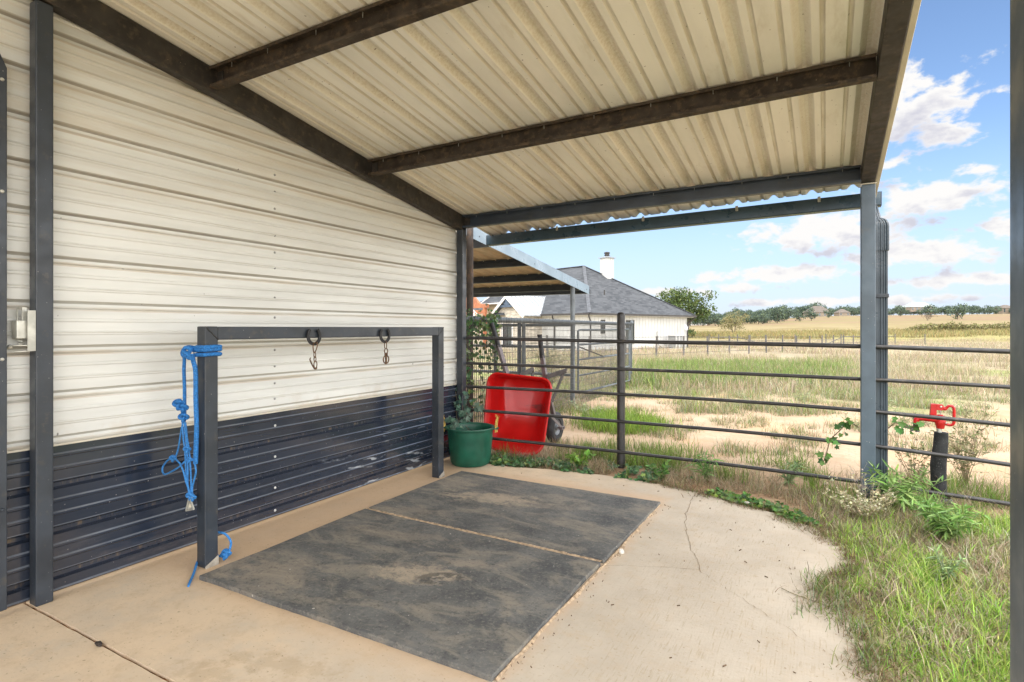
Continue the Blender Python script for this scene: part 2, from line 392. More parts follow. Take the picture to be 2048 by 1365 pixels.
barn = thing('barn', 'cream ribbed metal barn wall over a dark wainscot at the left', 'barn', (WX, 3, 0))
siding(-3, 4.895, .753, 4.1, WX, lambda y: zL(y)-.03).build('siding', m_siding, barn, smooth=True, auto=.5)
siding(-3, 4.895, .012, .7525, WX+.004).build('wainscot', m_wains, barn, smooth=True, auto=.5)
g = G(); g.box(WX-.012, WX+.012, -3, 4.895, .748, .7585); g.build('wainscot_trim', m_cream_trim, barn, bevel=.002)
g = G()
for k in range(24):
    pass
# gable end wall beyond the corner and the barn's own roof, hidden from the camera spot
g = G(); zs = wall_rows(.02, 4.1)
g.grid([[(x, 4.918, min(z, zL(4.918)-.03)) for x in np.arange(-8.92, -3.38, .5)] for z, dx in zs]); g.build('end_wall', m_siding, barn)
g = G(); g.grid([[(x, y, zL(y)+.05) for x in (-9, -3.46)] for y in (-3, 5.3)]); g.build('roof', m_roof, barn, solid=.004)
proto = None
for i, z in enumerate([2.43, 2.31, 2.19, 2.0, 1.88, 1.77, 1.56, 1.42, 1.19, 1.075, .955, .845, .655, .435, .215, .055]):
    y0 = 2.635
    c = G(); mt = m_wscrew if z < .75 else m_screw
    c.lathe([(0,.008),(.004,.008),(.0045,.003),(.009,.002),(.009,0)], (WX+(.004 if z < .75 else 0), y0, z), 8, 'x').build('siding_screw', mt, barn, smooth=True)

# ------------------------------------------------------------------ lean-to roof frame
lean = thing('lean_to', 'open lean-to bay roof on dark steel posts over the concrete pad', 'lean-to roof', (-1.5, 3, 0))
# corrugated roof sheet (ribs at 0.305 m, two minor ribs between)
prof = []
for k in range(-11, 2):
    c0 = -.106+.305*k
    for dx, dz in ((-.106,0),(-.098,.010),(-.086,.010),(-.078,0),(-.043,0),(-.010,.034),(.010,.034),(.043,0),(.078,0),(.086,.010),(.098,.010),(.106,0)):
        prof.append((c0+dx, dz))
prof = sorted([p for p in prof if -3.40 < p[0] < .36]+[(-3.40,0),(.362,0)])
ys = np.arange(-2.6, 5.3, .3).tolist()+[5.56]
g = G(); g.grid([[(x, y, zT(x, y)+.004+dz) for x, dz in prof] for y in ys]); g.build('roof_sheet', m_roof, lean, smooth=True, solid=.0012, auto=.35)
# rafters: one bolted along the wall, one along the open right edge
def rafter(x0, x1, zf, d, y0, y1, name, mat, dz=0):
    g = G(); g.hexa([(x0,y0,zf(y0)-d+dz),(x1,y0,zf(y0)-d+dz),(x1,y1,zf(y1)-d+dz),(x0,y1,zf(y1)-d+dz),(x0,y0,zf(y0)-.001+dz),(x1,y0,zf(y0)-.001+dz),(x1,y1,zf(y1)-.001+dz),(x0,y1,zf(y1)-.001+dz)])
    return g.build(name, mat, lean, bevel=.006)
rafter(-3.385, -3.310, zL, .155, -2.6, 4.91, 'rafter', m_steel_b)
rafter(.238, .333, zR, .118, -2.6, 5.20, 'rafter', m_steel_b)
g = G(); g.hexa([(.336,-2.6,zR(-2.6)-.10),(.366,-2.6,zR(-2.6)-.10),(.366,5.57,zR(5.57)-.10),(.336,5.57,zR(5.57)-.10),(.336,-2.6,zR(-2.6)+.05),(.366,-2.6,zR(-2.6)+.05),(.366,5.57,zR(5.57)+.05),(.336,5.57,zR(5.57)+.05)])
g.build('rake_trim', m_cream_trim, lean, bevel=.003)
# C purlins, open side towards the slope's high end
def purlin(yl, yr, d=.128, mat=m_web):
    xa, xb = -3.308, .236
    sec = [(0,0),(-.058,0),(-.058,-.018),(-.054,-.018),(-.054,-.004),(-.004,-.004),(-.004,-d+.004),(-.054,-d+.004),(-.054,-d+.018),(-.058,-d+.018),(-.058,-d),(0,-d)]
    za, zb = zL(yl), zR(yr)
    g = G(); n = len(sec)
    ends = [[(xa, yl+a, za+b) for a, b in sec], [(xb, yr+a, zb+b) for a, b in sec]]
    g.add(ends[0]+ends[1], [tuple(range(n)), tuple(range(2*n-1, n-1, -1))]+[(i, n+i, n+(i+1)%n, (i+1)%n) for i in range(n)])
    p = g.build('purlin', mat, lean)
    for j in range(10):              # roofing screw tips poking through
        x = -3.15+.305*1.19*j+random.uniform(-.02,.02)
        if x > .2: break
        t = (x-xa)/(xb-xa); y = yl+(yr-yl)*t-.03; z = za+(zb-za)*t-.004
        s = G(); s.tube([(x,y,z+.002),(x,y,z-.028)], [.0032,.0012], 5); s.build('screw_tip', m_galv, p)
    for x in (xa+.03,):              # end clip plate
        s = G(); s.box(x-.03, x+.035, yl-.012, yl-.0045, za-d+.02, za-.02); s.build('end_clip', m_steel_b, p, bevel=.002)
    return p
m_eave = M('blue black eave steel', (.028,.040,.058), .38, 0, .25, 5, .1, 120, .001, dirt=((.065,.06,.055), .58, 14.), spec=.6)
purlin(4.895, 5.085, .130, m_eave); purlin(3.515, 3.575); purlin(2.15, 2.17); purlin(.78, .78); purlin(-.6, -.6); purlin(-2.0, -2.0)
# posts
def post(x0, x1, y0, y1, z1, mat, z0=0.):
    g = G(); g.box(x0, x1, y0, y1, z0, z1); return g.build('post', mat, lean, bevel=.007)
post(-3.386, -3.314, 1.227, 1.300, 2.93, m_steel)
post(-3.386, -3.310, 4.846, 4.921, 2.40, m_steel)
p = post(.238, .336, 5.120, 5.216, 2.458, m_blue, -.06)
g = G(); g.box(.232,.342,5.115,5.222,2.4585,2.466); g.build('post_cap', m_cream_trim, p)
g = G(); g.box(.232,.245,5.108,5.119,2.443,2.457); g.build('cap_bolt', m_screw, p)
post(.302, .400, 1.285, 1.381, 3.02, m_blue, -.06)
# gutter under the eave with hanger brackets, and its downspout
GY = 5.555
gsec = [(GY+a, b) for a, b in ((0,0),(0,-.108),(.010,-.116),(.095,-.116),(.112,-.092),(.112,-.055),(.127,-.033),(.127,0),(.123,0),(.123,-.031),(.108,-.053),(.108,-.090),(.092,-.112),(.012,-.112),(.004,-.106),(.004,0))]
def gz(x): t = (x+3.46)/3.84; return 2.428+(2.482-2.428)*t
g = G(); n = len(gsec); A = [(-3.455, a, gz(-3.455)+b) for a, b in gsec]; B = [(.40, a, gz(.40)+b) for a, b in gsec]
g.add(A+B, [(i, n+i, n+(i+1)%n, (i+1)%n) for i in range(n)]); gut = g.build('gutter', M('dark blue gutter enamel', (.030,.062,.090), .34, 0, .2, 4, spec=.6), lean)
for xx, dy in ((-3.457,0), (.402,0)):
    s = G(); pp = gsec[:8]; k = 1 if xx > 0 else -1
    s.prism(pp, lambda p: (xx, p[0]+dy, gz(xx)+p[1]), lambda p: (xx+.004*k, p[0]+dy, gz(xx)+p[1])); s.build('end_cap', m_steel_b, gut)
for xx in (-2.55, -1.6, -.72, -.05):
    s = G(); s.box(xx-.012, xx+.012, GY-.014, GY-.001, gz(xx)-.035, gz(xx)+.012); s.build('hanger', m_galv, gut, bevel=.002)
def rib_sec(w, d, nr=4):             # ribbed downspout outline, ridges on the faces
    out = []
    for i in range(nr*4+1):
        t = i/(nr*4); out.append((-w/2+w*t, -d/2+(.006 if 3 < i < nr*4-2 and (i % 4) in (1, 2) else 0)))
    out += [(w/2, d/2), (-w/2, d/2)]
    return out
dsx, dsy = .384, 5.292
g = G(); sec = rib_sec(.082, .062)
path = [(5.292,-.02),(5.292,2.02)]
g.prism(sec, lambda p: (dsx+p[0], dsy+p[1], -.03), lambda p: (dsx+p[0], dsy+p[1], 2.04)); m_ds = M('slate downspout enamel', (.045,.062,.078), .36, 0, .2, 5, .06, 90, .001, spec=.6, speck=((.3,.3,.3), .745, 80)); ds = g.build('downspout', m_ds, lean)
# elbow: sweeps forward then up to the gutter outlet
g = G(); rings = []
for i in range(26):
    t = i/25
    if t < .45: q = t/.45; x, y, z, k = dsx+.002, dsy-.006, 1.955+.19*q, 1.14
    elif t < .75: q = (t-.45)/.30; a = q*PI/2; x, y, z, k = dsx+.002-.035*(1-math.cos(a)), dsy-.006+.07*(1-math.cos(a)), 2.145+.075*math.sin(a), 1.14-.22*q
    else: q = (t-.75)/.25; x, y, z, k = dsx-.033-.012*q, dsy+.064+.20*q, 2.22+.14*q, .92-.05*q
    k *= 1+.010*(i % 2)
    rings.append([(x+p_[0]*k, y+p_[1]*k, z) for p_ in sec])
n = len(sec); g.add([p for r in rings for p in r], [(i*n+k, i*n+(k+1)%n, (i+1)*n+(k+1)%n, (i+1)*n+k) for i in range(25) for k in range(n)]+[tuple(range(n-1,-1,-1))])
g.build('elbow', m_ds, ds)
g = G(); g.box(.305,.372,5.53,5.60,2.33,2.38); g.build('outlet', m_steel, ds, bevel=.004)
g = G(); g.box(.325,.432,5.252,5.326,1.585,1.615); g.build('strap', m_steel, ds, bevel=.003)
for z in (.40, .125):
    g = G(); g.tube([(.342,5.256,z+.004),(.385,5.253,z),(.428,5.256,z),(.429,5.33,z),(.342,5.33,z+.004),(.342,5.256,z+.004)], .0022, 5); g.build('tie_wire', m_galv, ds)
g = G(); g.lathe([(0,-.006),(.006,-.004),(.008,0)], (.385,5.256,.115), 8, 'y'); g.build('rivet', m_galv, ds)

# ------------------------------------------------------------------ steel door leaf at the picture's left edge, and the gate latch
door = thing('steel_door', 'dark steel stall door leaf at the far left edge', 'door', (-3.345, .7, .03))
g = G(); g.add([(x, y, z) for x in (-3.365,-3.335) for y, z in ((.1,.03),(1.127,.03),(1.127,2.56),(1.095,2.635),(.1,2.635))], [(4,3,2,1,0),(5,6,7,8,9)]+[(i,(i+1)%5,5+(i+1)%5,5+i) for i in range(5)])
g.build('door_panel', m_steel, door, bevel=.004)
for z in (2.50, 1.98, 1.2, .5):
    g = G(); g.lathe([(0,.007),(.006,.006),(.009,0)], (-3.335,1.108,z), 10, 'x'); g.build('bolt', m_galv if z > 1 else m_steel, door, smooth=True)
la = thing('gate_latch', 'pale zinc spring latch bolted to the side of the left post', 'latch', (-3.36, 1.21, 1.33))
g = G(); g.box(-3.372,-3.316,1.2205,1.2265,1.235,1.43); g.box(-3.316,-3.311,1.195,1.2265,1.235,1.43); g.build('back_plate', m_galv, la, bevel=.001)
g = G(); g.box(-3.385,-3.330,1.160,1.215,1.295,1.382); g.build('latch_body', m_galv, la, bevel=.003)
g = G(); g.tube([(-3.372,1.178,1.38),(-3.372,1.176,1.43),(-3.365,1.18,1.443),(-3.352,1.19,1.443),(-3.347,1.196,1.43),(-3.347,1.196,1.38)], .0035, 6, 3); g.build('shackle', m_galv, la, smooth=True)
g = G(); g.box(-3.350,-3.343,1.185,1.203,1.38,1.445); g.build('tongue', m_galv, la, bevel=.001)
g = G(); g.tube([(-3.36+.012*math.cos(k*1.05), 1.187+.012*math.sin(k*1.05), 1.295-k*.0022) for k in range(17)], .002, 5); g.build('spring', m_galv, la, smooth=True)
g = G(); g.bar((-3.385,1.158,1.262),(-3.330,1.222,1.262),.035,.005); g.tube([(-3.38,1.15,1.252),(-3.375,1.155,1.262)], .012, 6); g.build('lower_plate', m_galv, la, bevel=.001)
g = G(); g.bar((-3.374,1.165,1.232),(-3.325,1.222,1.236),.012,.004); g.build('catch_strip', m_galv, la)
for z in (1.412, 1.25):
    g = G(); g.lathe([(0,-.004),(.004,-.003),(.0055,0)], (-3.352,1.2205,z), 8, 'y'); g.build('rivet', m_screw, la)

# ------------------------------------------------------------------ hitching rail
hr = thing('hitching_rail', 'dark square-tube hitching rail standing along the barn wall', 'hitching rail', (-3.06, 3, 0))
g = G(); g.box(-3.098,-3.020,1.885,1.963,.0,1.355); g.build('post', m_steel, hr, bevel=.006)
g = G(); g.box(-3.098,-3.020,4.047,4.125,.0,1.355); g.build('post', m_steel, hr, bevel=.006)
g = G(); g.box(-3.0965,-3.0215,1.964,4.046,1.278,1.3535); g.build('crossbar', m_steel, hr, bevel=.006)
m_weld = M('weld bead', (.045,.043,.042), .5, .2, .4, 60, .6, 200, .003)
for ya, yb in ((1.889,1.962), (4.121,4.048)):
    g = G(); g.tube([(-3.0195, ya+(yb-ya)*t, 1.352-.073*t+.002*math.sin(t*17)) for t in np.linspace(0,1,12)], .0035, 6); g.build('weld_seam', m_weld, hr, smooth=True)
m_cbase = M('bare concrete grout', (.33,.30,.25), .85, 0, .25, 20, .4, 60, .003)
for y0, y1 in ((1.885,1.963), (4.047,4.125)):
    g = G(); g.hexa([(-3.0199,y0,0),(-3.014,y0,0),(-3.014,y1,0),(-3.0199,y1,0),(-3.0199,y0,.012),(-3.017,y0,.012),(-3.017,y1,.052),(-3.0199,y1,.052)]); g.build('grout_patch', m_cbase, hr)
def horseshoe(yc):
    g = G(); pts = []
    for t in np.linspace(-2.45, 2.45, 25):
        pts.append((-3.009, yc+.050*math.sin(t)*(1.0), 1.292-.050*math.cos(t)*1.08))
    rows = []
    for i, p in enumerate(pts):
        a = Vector(pts[max(i-1,0)]); b2 = Vector(pts[min(i+1,24)]); d = (b2-a).normalized(); sd = Vector((1,0,0)).cross(d).normalized(); q = Vector(p)
        rows.append([q+sd*.0105+Vector((-.005,0,0)), q+sd*.0105+Vector((.005,0,0)), q+sd*.003+Vector((.0055,0,0)), q+Vector((.002,0,0)), q-sd*.003+Vector((.0055,0,0)), q-sd*.0105+Vector((.005,0,0)), q-sd*.0105+Vector((-.005,0,0))])
    n = 7; g.add([p for r in rows for p in r], [(i*n+k, i*n+(k+1)%n, (i+1)*n+(k+1)%n, (i+1)*n+k) for i in range(24) for k in range(n)]+[tuple(range(n)), tuple(24*n+k for k in range(n-1,-1,-1))])
    return g.build('horseshoe', m_shoe, hr)
horseshoe(2.638); horseshoe(3.334)
def link(g, c, w, h, r, ax):         # one chain link (oval), ax 'x' lies in the wall plane, 'y' turned edge on
    pts = []
    for t in np.linspace(0, 2*PI, 17):
        a, b2 = w*math.cos(t), h*math.sin(t)
        pts.append((c[0], c[1]+a, c[2]+b2) if ax == 'x' else (c[0]+a, c[1]+a*.25, c[2]+b2))
    g.tube(pts, r, 6, caps=False)
sn = thing('snap_hook', 'rusty open snap hook on chain links hanging from the left horseshoe', 'snap hook', (-3.0, 2.636, 1.23), 'hooks hanging from the hitching rail horseshoes')
g = G(); g.tube([(-3.002,2.660,1.245),(-2.996,2.648,1.25),(-2.994,2.652,1.225),(-3.0,2.640,1.185),(-3.0,2.628,1.18),(-2.998,2.620,1.215),(-2.996,2.622,1.24),(-2.998,2.64,1.248)], .0035, 6, 4); g.build('shackle', m_rustchain, sn, smooth=True)
g = G(); link(g, (-2.998,2.634,1.165), .008, .021, .003, 'x'); g.build('chain_link', m_rustchain, sn, smooth=True)
g = G(); link(g, (-2.998,2.636,1.137), .008, .018, .003, 'y'); g.build('chain_link', m_rustchain, sn, smooth=True)
g = G(); link(g, (-2.998,2.640,1.100), .013, .024, .0035, 'x'); g.build('swivel_eye', m_rustchain, sn, smooth=True)
g = G(); g.tube([(-2.998,2.600,1.148),(-2.998,2.594,1.137),(-2.998,2.600,1.122),(-2.998,2.616,1.094),(-2.998,2.634,1.072),(-2.998,2.648,1.072),(-2.998,2.652,1.09)], [.003,.004,.005,.005,.005,.004,.003], 6, 4); g.build('hook', m_rustchain, sn, smooth=True)
sn = thing('snap_hook', 'rusty ring and bull snap hanging from the right horseshoe', 'snap hook', (-3.0, 3.334, 1.23), 'hooks hanging from the hitching rail horseshoes')
g = G(); link(g, (-3.003,3.334,1.212), .009, .030, .0035, 'y'); g.build('chain_link', m_rustchain, sn, smooth=True)
g = G(); link(g, (-2.998,3.334,1.166), .019, .019, .004, 'x'); g.build('ring', m_rustchain, sn, smooth=True)
g = G(); link(g, (-2.998,3.334,1.100), .031, .032, .005, 'x'); g.bar((-2.998,3.334,1.148),(-2.998,3.334,1.072),.012,.010); g.bar((-2.998,3.322,1.142),(-2.998,3.346,1.142),.012,.022); g.build('snap', m_rustchain, sn, smooth=True)

# ------------------------------------------------------------------ blue lead rope and halter on the left post of the rail
hal = thing('rope_halter', 'blue rope halter and lead tied around the left post of the hitching rail', 'rope halter', (-3.1, 1.86, 1.22))
g = G()
for k, z in enumerate((1.238, 1.222, 1.196)):
    e = .011
    g.tube([(-3.105,1.872,z-.004),(-3.06,1.876,z),(-3.018,1.878,z),(-3.009,1.888,z+.001),(-3.009,1.95,z+.003),(-3.012,1.970,z+.002),(-3.03,1.974,z),(-3.09,1.974,z),(-3.108,1.965,z),(-3.110,1.89,z)], e, 8, 5)
g.tube([(-3.10,1.865,1.236),(-3.13,1.855,1.238),(-3.158,1.85,1.226),(-3.165,1.845,1.205),(-3.150,1.842,1.188),(-3.128,1.842,1.190),(-3.11,1.845,1.205),(-3.095,1.848,1.225),(-3.12,1.838,1.236),(-3.14,1.838,1.22),(-3.125,1.838,1.195),(-3.095,1.842,1.178),(-3.075,1.85,1.185)], .0115, 8, 5)
g.tube([(-3.135,1.835,1.214),(-3.105,1.832,1.205),(-3.08,1.838,1.19),(-3.073,1.848,1.17)], .0115, 8, 5)
g.build('hitch_knot', m_rope, hal, smooth=True)
g = G(); g.tube([(-3.150,1.845,1.195),(-3.157,1.85,1.16),(-3.161,1.85,1.11),(-3.158,1.85,1.05),(-3.155,1.85,.997),(-3.155,1.85,.90),(-3.155,1.85,.86)], .0095, 8, 5); g.build('lead_rope', m_rope, hal, smooth=True)
g = G(); g.tube([(-3.083,1.85,1.20),(-3.080,1.855,1.16),(-3.068,1.86,1.10),(-3.066,1.86,.945),(-3.058,1.86,.807),(-3.062,1.86,.70),(-3.068,1.86,.588)], .0125, 8, 5); g.build('lead_rope', m_rope, hal, smooth=True)
def knot(g, c, r, tr):
    pts = []
    for i in range(40):
        t = 2*PI*i/39
        pts.append((c[0]+r*(math.sin(t)+2*math.sin(2*t))*.42, c[1]+r*.5*math.sin(3*t), c[2]+r*(math.cos(t)-2*math.cos(2*t))*.36))
    g.tube(pts, tr, 7)
for kc, kr, kt in (((-3.195,1.84,.915),.026,.010),((-3.160,1.845,.895),.022,.009),((-3.156,1.845,.842),.024,.008)):
    g = G(); knot(g, kc, kr, kt); g.build('knot', m_rope, hal, smooth=True)
g = G()
T = lambda pts, r=.0048: g.tube(pts, r, 6, 5)
T([(-3.150,1.84,.83),(-3.172,1.84,.76),(-3.200,1.84,.66),(-3.231,1.84,.612),(-3.291,1.84,.590),(-3.335,1.84,.560),(-3.350,1.835,.530),(-3.325,1.83,.505),(-3.281,1.83,.515),(-3.182,1.83,.559),(-3.124,1.84,.602),(-3.07,1.85,.61)])
T([(-3.150,1.845,.82),(-3.128,1.84,.74),(-3.115,1.84,.665),(-3.106,1.84,.554),(-3.108,1.84,.484),(-3.098,1.84,.43),(-3.076,1.84,.40)])
T([(-3.145,1.85,.815),(-3.120,1.845,.72),(-3.103,1.845,.664),(-3.089,1.845,.554),(-3.084,1.845,.457),(-3.085,1.84,.405)])
T([(-3.152,1.835,.82),(-3.140,1.835,.72),(-3.126,1.835,.66),(-3.116,1.835,.55),(-3.098,1.835,.47),(-3.07,1.835,.405)])
T([(-3.245,1.83,.600),(-3.20,1.825,.605),(-3.155,1.825,.584),(-3.120,1.825,.54),(-3.108,1.83,.49),(-3.085,1.83,.455),(-3.062,1.835,.40)])
T([(-3.068,1.855,.59),(-3.052,1.85,.575),(-3.048,1.85,.545),(-3.066,1.85,.497),(-3.082,1.85,.45),(-3.07,1.845,.40)])
g.build('halter', m_rope2, hal, smooth=True)
for kc, kr, kt in (((-3.110,1.838,.668),.017,.006),((-3.243,1.835,.604),.016,.006),((-3.090,1.84,.612),.013,.005),((-3.082,1.838,.412),.018,.0065),((-3.066,1.842,.405),.016,.006)):
    g = G(); knot(g, kc, kr, kt); g.build('knot', m_rope2, hal, smooth=True)
g = G()
tri = [(-3.081,.410),(-3.113,.326),(-3.040,.346)]
for i in range(3):
    a, b2 = tri[i], tri[(i+1)%3]; g.bar((a[0],1.834,a[1]), (b2[0],1.834,b2[1]), .007, .008, (0,1,0))
g.prism([(-3.080,.395),(-3.105,.333),(-3.05,.348)], lambda p: (p[0],1.836,p[1]), lambda p: (p[0],1.838,p[1])); g.build('metal_tag', m_galv, hal, bevel=.0015)
g = G(); g.lathe([(0,-.003),(.010,-.002),(.012,0)], (-3.078,1.835,.358), 10, 'y'); g.build('tag_emblem', m_cream_trim, hal)
g = G(); g.tube([(-3.108,1.835,.412),(-3.095,1.832,.405),(-3.07,1.832,.402),(-3.053,1.836,.41)], .002, 5, 3); g.build('tie_wire', m_galv, hal)
cord = thing('loose_cord', 'loose blue cord looped round the foot of the hitching rail post', 'cord', (-3.05, 1.95, .01))
g = G(); g.tube([(-3.10,1.972,.155),(-3.075,1.985,.165),(-3.03,2.01,.155),(-3.0,2.025,.115),(-3.0,2.022,.075),(-3.01,2.01,.045),(-3.045,1.99,.03),(-3.09,1.98,.04),(-3.108,1.95,.03),(-3.108,1.90,.022),(-3.085,1.876,.018),(-3.04,1.84,.011),(-2.985,1.795,.008),(-2.915,1.735,.007),(-2.885,1.712,.007)], .0065, 7, 6); g.build('cord_length', m_rope2, cord, smooth=True)
g = G(); knot(g, (-3.008,2.005,.048), .022, .0075); knot(g, (-3.02,2.0,.035), .018, .007); g.build('knot', m_rope2, cord, smooth=True)

# ------------------------------------------------------------------ rubber mats
def rmat(c, label):
    g = G(); (a, b2, c2, d) = c; n = 40; rows = []
    def L(p, q, t): return (p[0]+(q[0]-p[0])*t, p[1]+(q[1]-p[1])*t)
    top = []
    for i in range(n+1):
        r = []
        for j in range(n+1):
            x, y = L(L(a, b2, j/n), L(d, c2, j/n), i/n)
            e = .006*mnoise.noise((x*3, y*3, 1)); e2 = .004*mnoise.noise((x*11, y*11, 4))
            if i in (0, n): y += e+e2
            if j in (0, n): x += e+e2
            r.append((x, y, .023+.0025*mnoise.noise((x*2.2, y*2.2, 7))))
        top.append(r)
    g.grid(top)
    ring = top[0]+[r[-1] for r in top[1:]]+top[-1][::-1][1:]+[r[0] for r in top[::-1][1:-1]]
    m2 = len(ring); cx = sum(p[0] for p in ring)/m2; cyy = sum(p[1] for p in ring)/m2
    base = len(g.v)
    g.add([p for p in ring]+[(p[0]+.004*(1 if p[0] > cx else -1)*0, p[1], .0) for p in ring], [(i, m2+i, m2+(i+1)%m2, (i+1)%m2) for i in range(m2)])
    o = g.build('rubber_mat', m_mat, None)
    bm_ = o.modifiers.new('weld', 'WELD'); bm_.merge_threshold = .0005
    bv = o.modifiers.new('bevel', 'BEVEL'); bv.width = .005; bv.segments = 2; bv.limit_method = 'ANGLE'; bv.angle_limit = .8
    return tag(o, label, 'rubber mat', 'rubber stall mats on the concrete')
rmat(((-2.921,1.790),(-1.104,1.818),(-1.112,3.002),(-2.948,3.048)), 'near black rubber stall mat with a dusty hoof print on it')
rmat(((-2.943,3.083),(-1.106,3.040),(-1.098,4.268),(-2.946,4.296)), 'far black rubber stall mat with a tan dust patch, nearest the green tub')

m_sand = M('sandy grit', (.45,.335,.225), .95, 0, .35, 40, .8, 120, .006, spec=.1, dirt=((.25,.16,.09), .58, 60))
g = G(); rows = []
for t in np.linspace(0, 1, 120):
    x = -2.935+1.82*t; y = 3.0665-.042*t; w_ = .0165+.002*mnoise.noise((t*30, 0, 2)); h_ = .0205+.005*mnoise.noise((t*50, 1, 2))
    rows.append([(x, y-w_, .012), (x, y-w_*.45, h_), (x, y+w_*.5, h_), (x, y+w_, .012)])
g.grid(rows)
tag(g.build('seam_grit', m_sand), 'orange grit packed in the seam between the two rubber mats', kind='stuff')
g = G(); rows = []
for t in np.linspace(0, 1, 200):
    y = 1.83+2.43*t; x0 = -1.101-.004*math.sin(t*9); w_ = .008+.022*max(0, mnoise.noise((t*14, 5, 2))+.25); h_ = .006+.008*max(0, mnoise.noise((t*40, 7, 2))+.3)
    rows.append([(x0-.006, y, .002), (x0+w_*.25, y, h_), (x0+w_*.6, y, h_*.6), (x0+w_, y, .0008)])
g.grid(rows)
tag(g.build('edge_grit', m_sand), 'orange grit drifted along the right edge of the rubber mats', kind='stuff')
# ------------------------------------------------------------------ ground sheet
def mat_ground():
    m, nt, b = nodes('sandy pasture ground'); n = N(nt); o = n.obj(); x, y, z = n.xyz(o)
    r = n.math('ADD', n.math('MULTIPLY', x, CY), n.math('MULTIPLY', y, SY))
    w = n.math('ADD', n.math('MULTIPLY', x, -SY), n.math('MULTIPLY', y, CY))
    d = n.math('SQRT', n.math('ADD', n.math('MULTIPLY', r, r), n.math('MULTIPLY', w, w)))
    big = n.noise(o, .22, 6, .6); med = n.noise(o, 1.1, 6, .62); fine = n.noise(o, 9, 6, .7)
    sand = n.mix(n.ramp(med, .3, .7), (.375,.265,.175), (.45,.345,.245))
    sand = n.mix(n.ramp(fine, .52, .72, 0, .55), sand, (.40,.27,.16))
    spk = n.ramp(n.noise(o, 26, 4, .75), .54, .66, 0, .6); sand = n.mix(spk, sand, (.27,.185,.115))
    bl_ = n.ramp(n.noise(o, 3.2, 6, .7), .50, .64, 0, .6); sand = n.mix(bl_, sand, (.36,.27,.17))
    red = n.ramp(n.noise(o, .8, 5), .52, .68, 0, .7); sand = n.mix(red, sand, (.50,.32,.19))
    soil = n.mix(n.ramp(fine, .35, .65), (.25,.155,.09), (.38,.265,.165))
    dry = n.mix(n.ramp(med, .3, .7), (.27,.215,.135), (.35,.295,.195)); dry = n.mix(n.ramp(fine, .5, .7, 0, .6), dry, (.27,.23,.12))
    grn = n.mix(n.ramp(med, .3, .7), (.16,.19,.06), (.27,.27,.11))
    # close to the pad: dark litter
    pad = n.ramp(n.math('ADD', d, n.math('MULTIPLY', med, 1.5)), 5.9, 7.0, 1, 0)
    lawn = n.math('MULTIPLY', n.math('MULTIPLY', n.ramp(x, -.1, .1), n.ramp(x, 3., 3.6, 1, 0)), n.ramp(y, 4.8, 5.3, 1, 0))
    th_ = n.mix(n.ramp(fine, .35, .65), (.20,.20,.08), (.36,.31,.18)); soil = n.mix(n.math('MULTIPLY', lawn, n.ramp(med, .35, .5, .5, 1)), soil, th_)
    c = n.mix(pad, sand, soil)
    # vegetation cover grows with distance
    t = n.math('ADD', n.ramp(d, 8., 16., 0, 1, False), n.math('MULTIPLY', n.math('SUBTRACT', n.noise(o, .5, 6, .65), .5), 2.0))
    cov = n.mix(n.ramp(big, .42, .60), dry, grn)
    c = n.mix(n.ramp(t, .40, .72), c, cov)
    pale = n.math('MULTIPLY', n.ramp(d, 24, 40), n.ramp(d, 75, 95, 1, 0))
    fld = n.mix(n.ramp(n.noise(n.scale(o, (1,1,1)), .13, 6, .65), .35, .65), (.26,.215,.145), (.33,.28,.20))
    fld = n.mix(n.ramp(n.noise(o, .5, 6, .7), .54, .70, 0, .8), fld, (.30,.23,.13))
    c = n.mix(n.math('MULTIPLY', pale, n.ramp(n.noise(o, .3, 5, .6), .3, .5, .6, 1)), c, fld)
    j = n.math('ADD', d, n.math('MULTIPLY', n.math('SUBTRACT', n.noise(o, .03, 5, .6), .5), 50))
    gold = n.mix(n.ramp(n.noise(o, .05, 6, .65), .35, .65), (.205,.160,.080), (.265,.215,.12))
    gold = n.mix(n.ramp(n.noise(o, .35, 5, .7), .5, .72, 0, .55), gold, (.33,.29,.10))
    c = n.mix(n.ramp(j, 78, 98), c, gold)
    olive = n.math('MULTIPLY', n.ramp(j, 92, 100), n.ramp(j, 112, 135, 1, 0)); c = n.mix(n.math('MULTIPLY', olive, .6), c, (.27,.25,.09))
    far = n.mix(n.ramp(n.noise(o, .022, 6, .65), .38, .62), (.225,.155,.098), (.215,.18,.088))
    c = n.mix(n.ramp(j, 190, 290), c, far)
    n.link(c, b.inputs['Base Color']); b.inputs['Roughness'].default_value = .95; b.inputs['Specular IOR Level'].default_value = .1
    n.bump(n.math('ADD', n.noise(o, 14, 6, .7), n.math('MULTIPLY', n.noise(o, 2.2, 4), 3)), .6, .02, b); return m
m_ground = mat_ground()
rad = [0]+list(np.geomspace(.6, 1100, 150)); NS = 220
V = [(0,0,ground_z(0,0))]
for q in rad[1:]:
    for k in range(NS):
        a = 2*PI*k/NS; V.append((q*math.cos(a), q*math.sin(a), ground_z(q*math.cos(a), q*math.sin(a))))
F3 = [(0, 1+k, 1+(k+1)%NS) for k in range(NS)]
F4 = [(1+i*NS+k, 1+(i+1)*NS+k, 1+(i+1)*NS+(k+1)%NS, 1+i*NS+(k+1)%NS) for i in range(len(rad)-2) for k in range(NS)]
tag(npmesh('ground', V, F3, F4, m_ground, smooth=True), kind='structure')

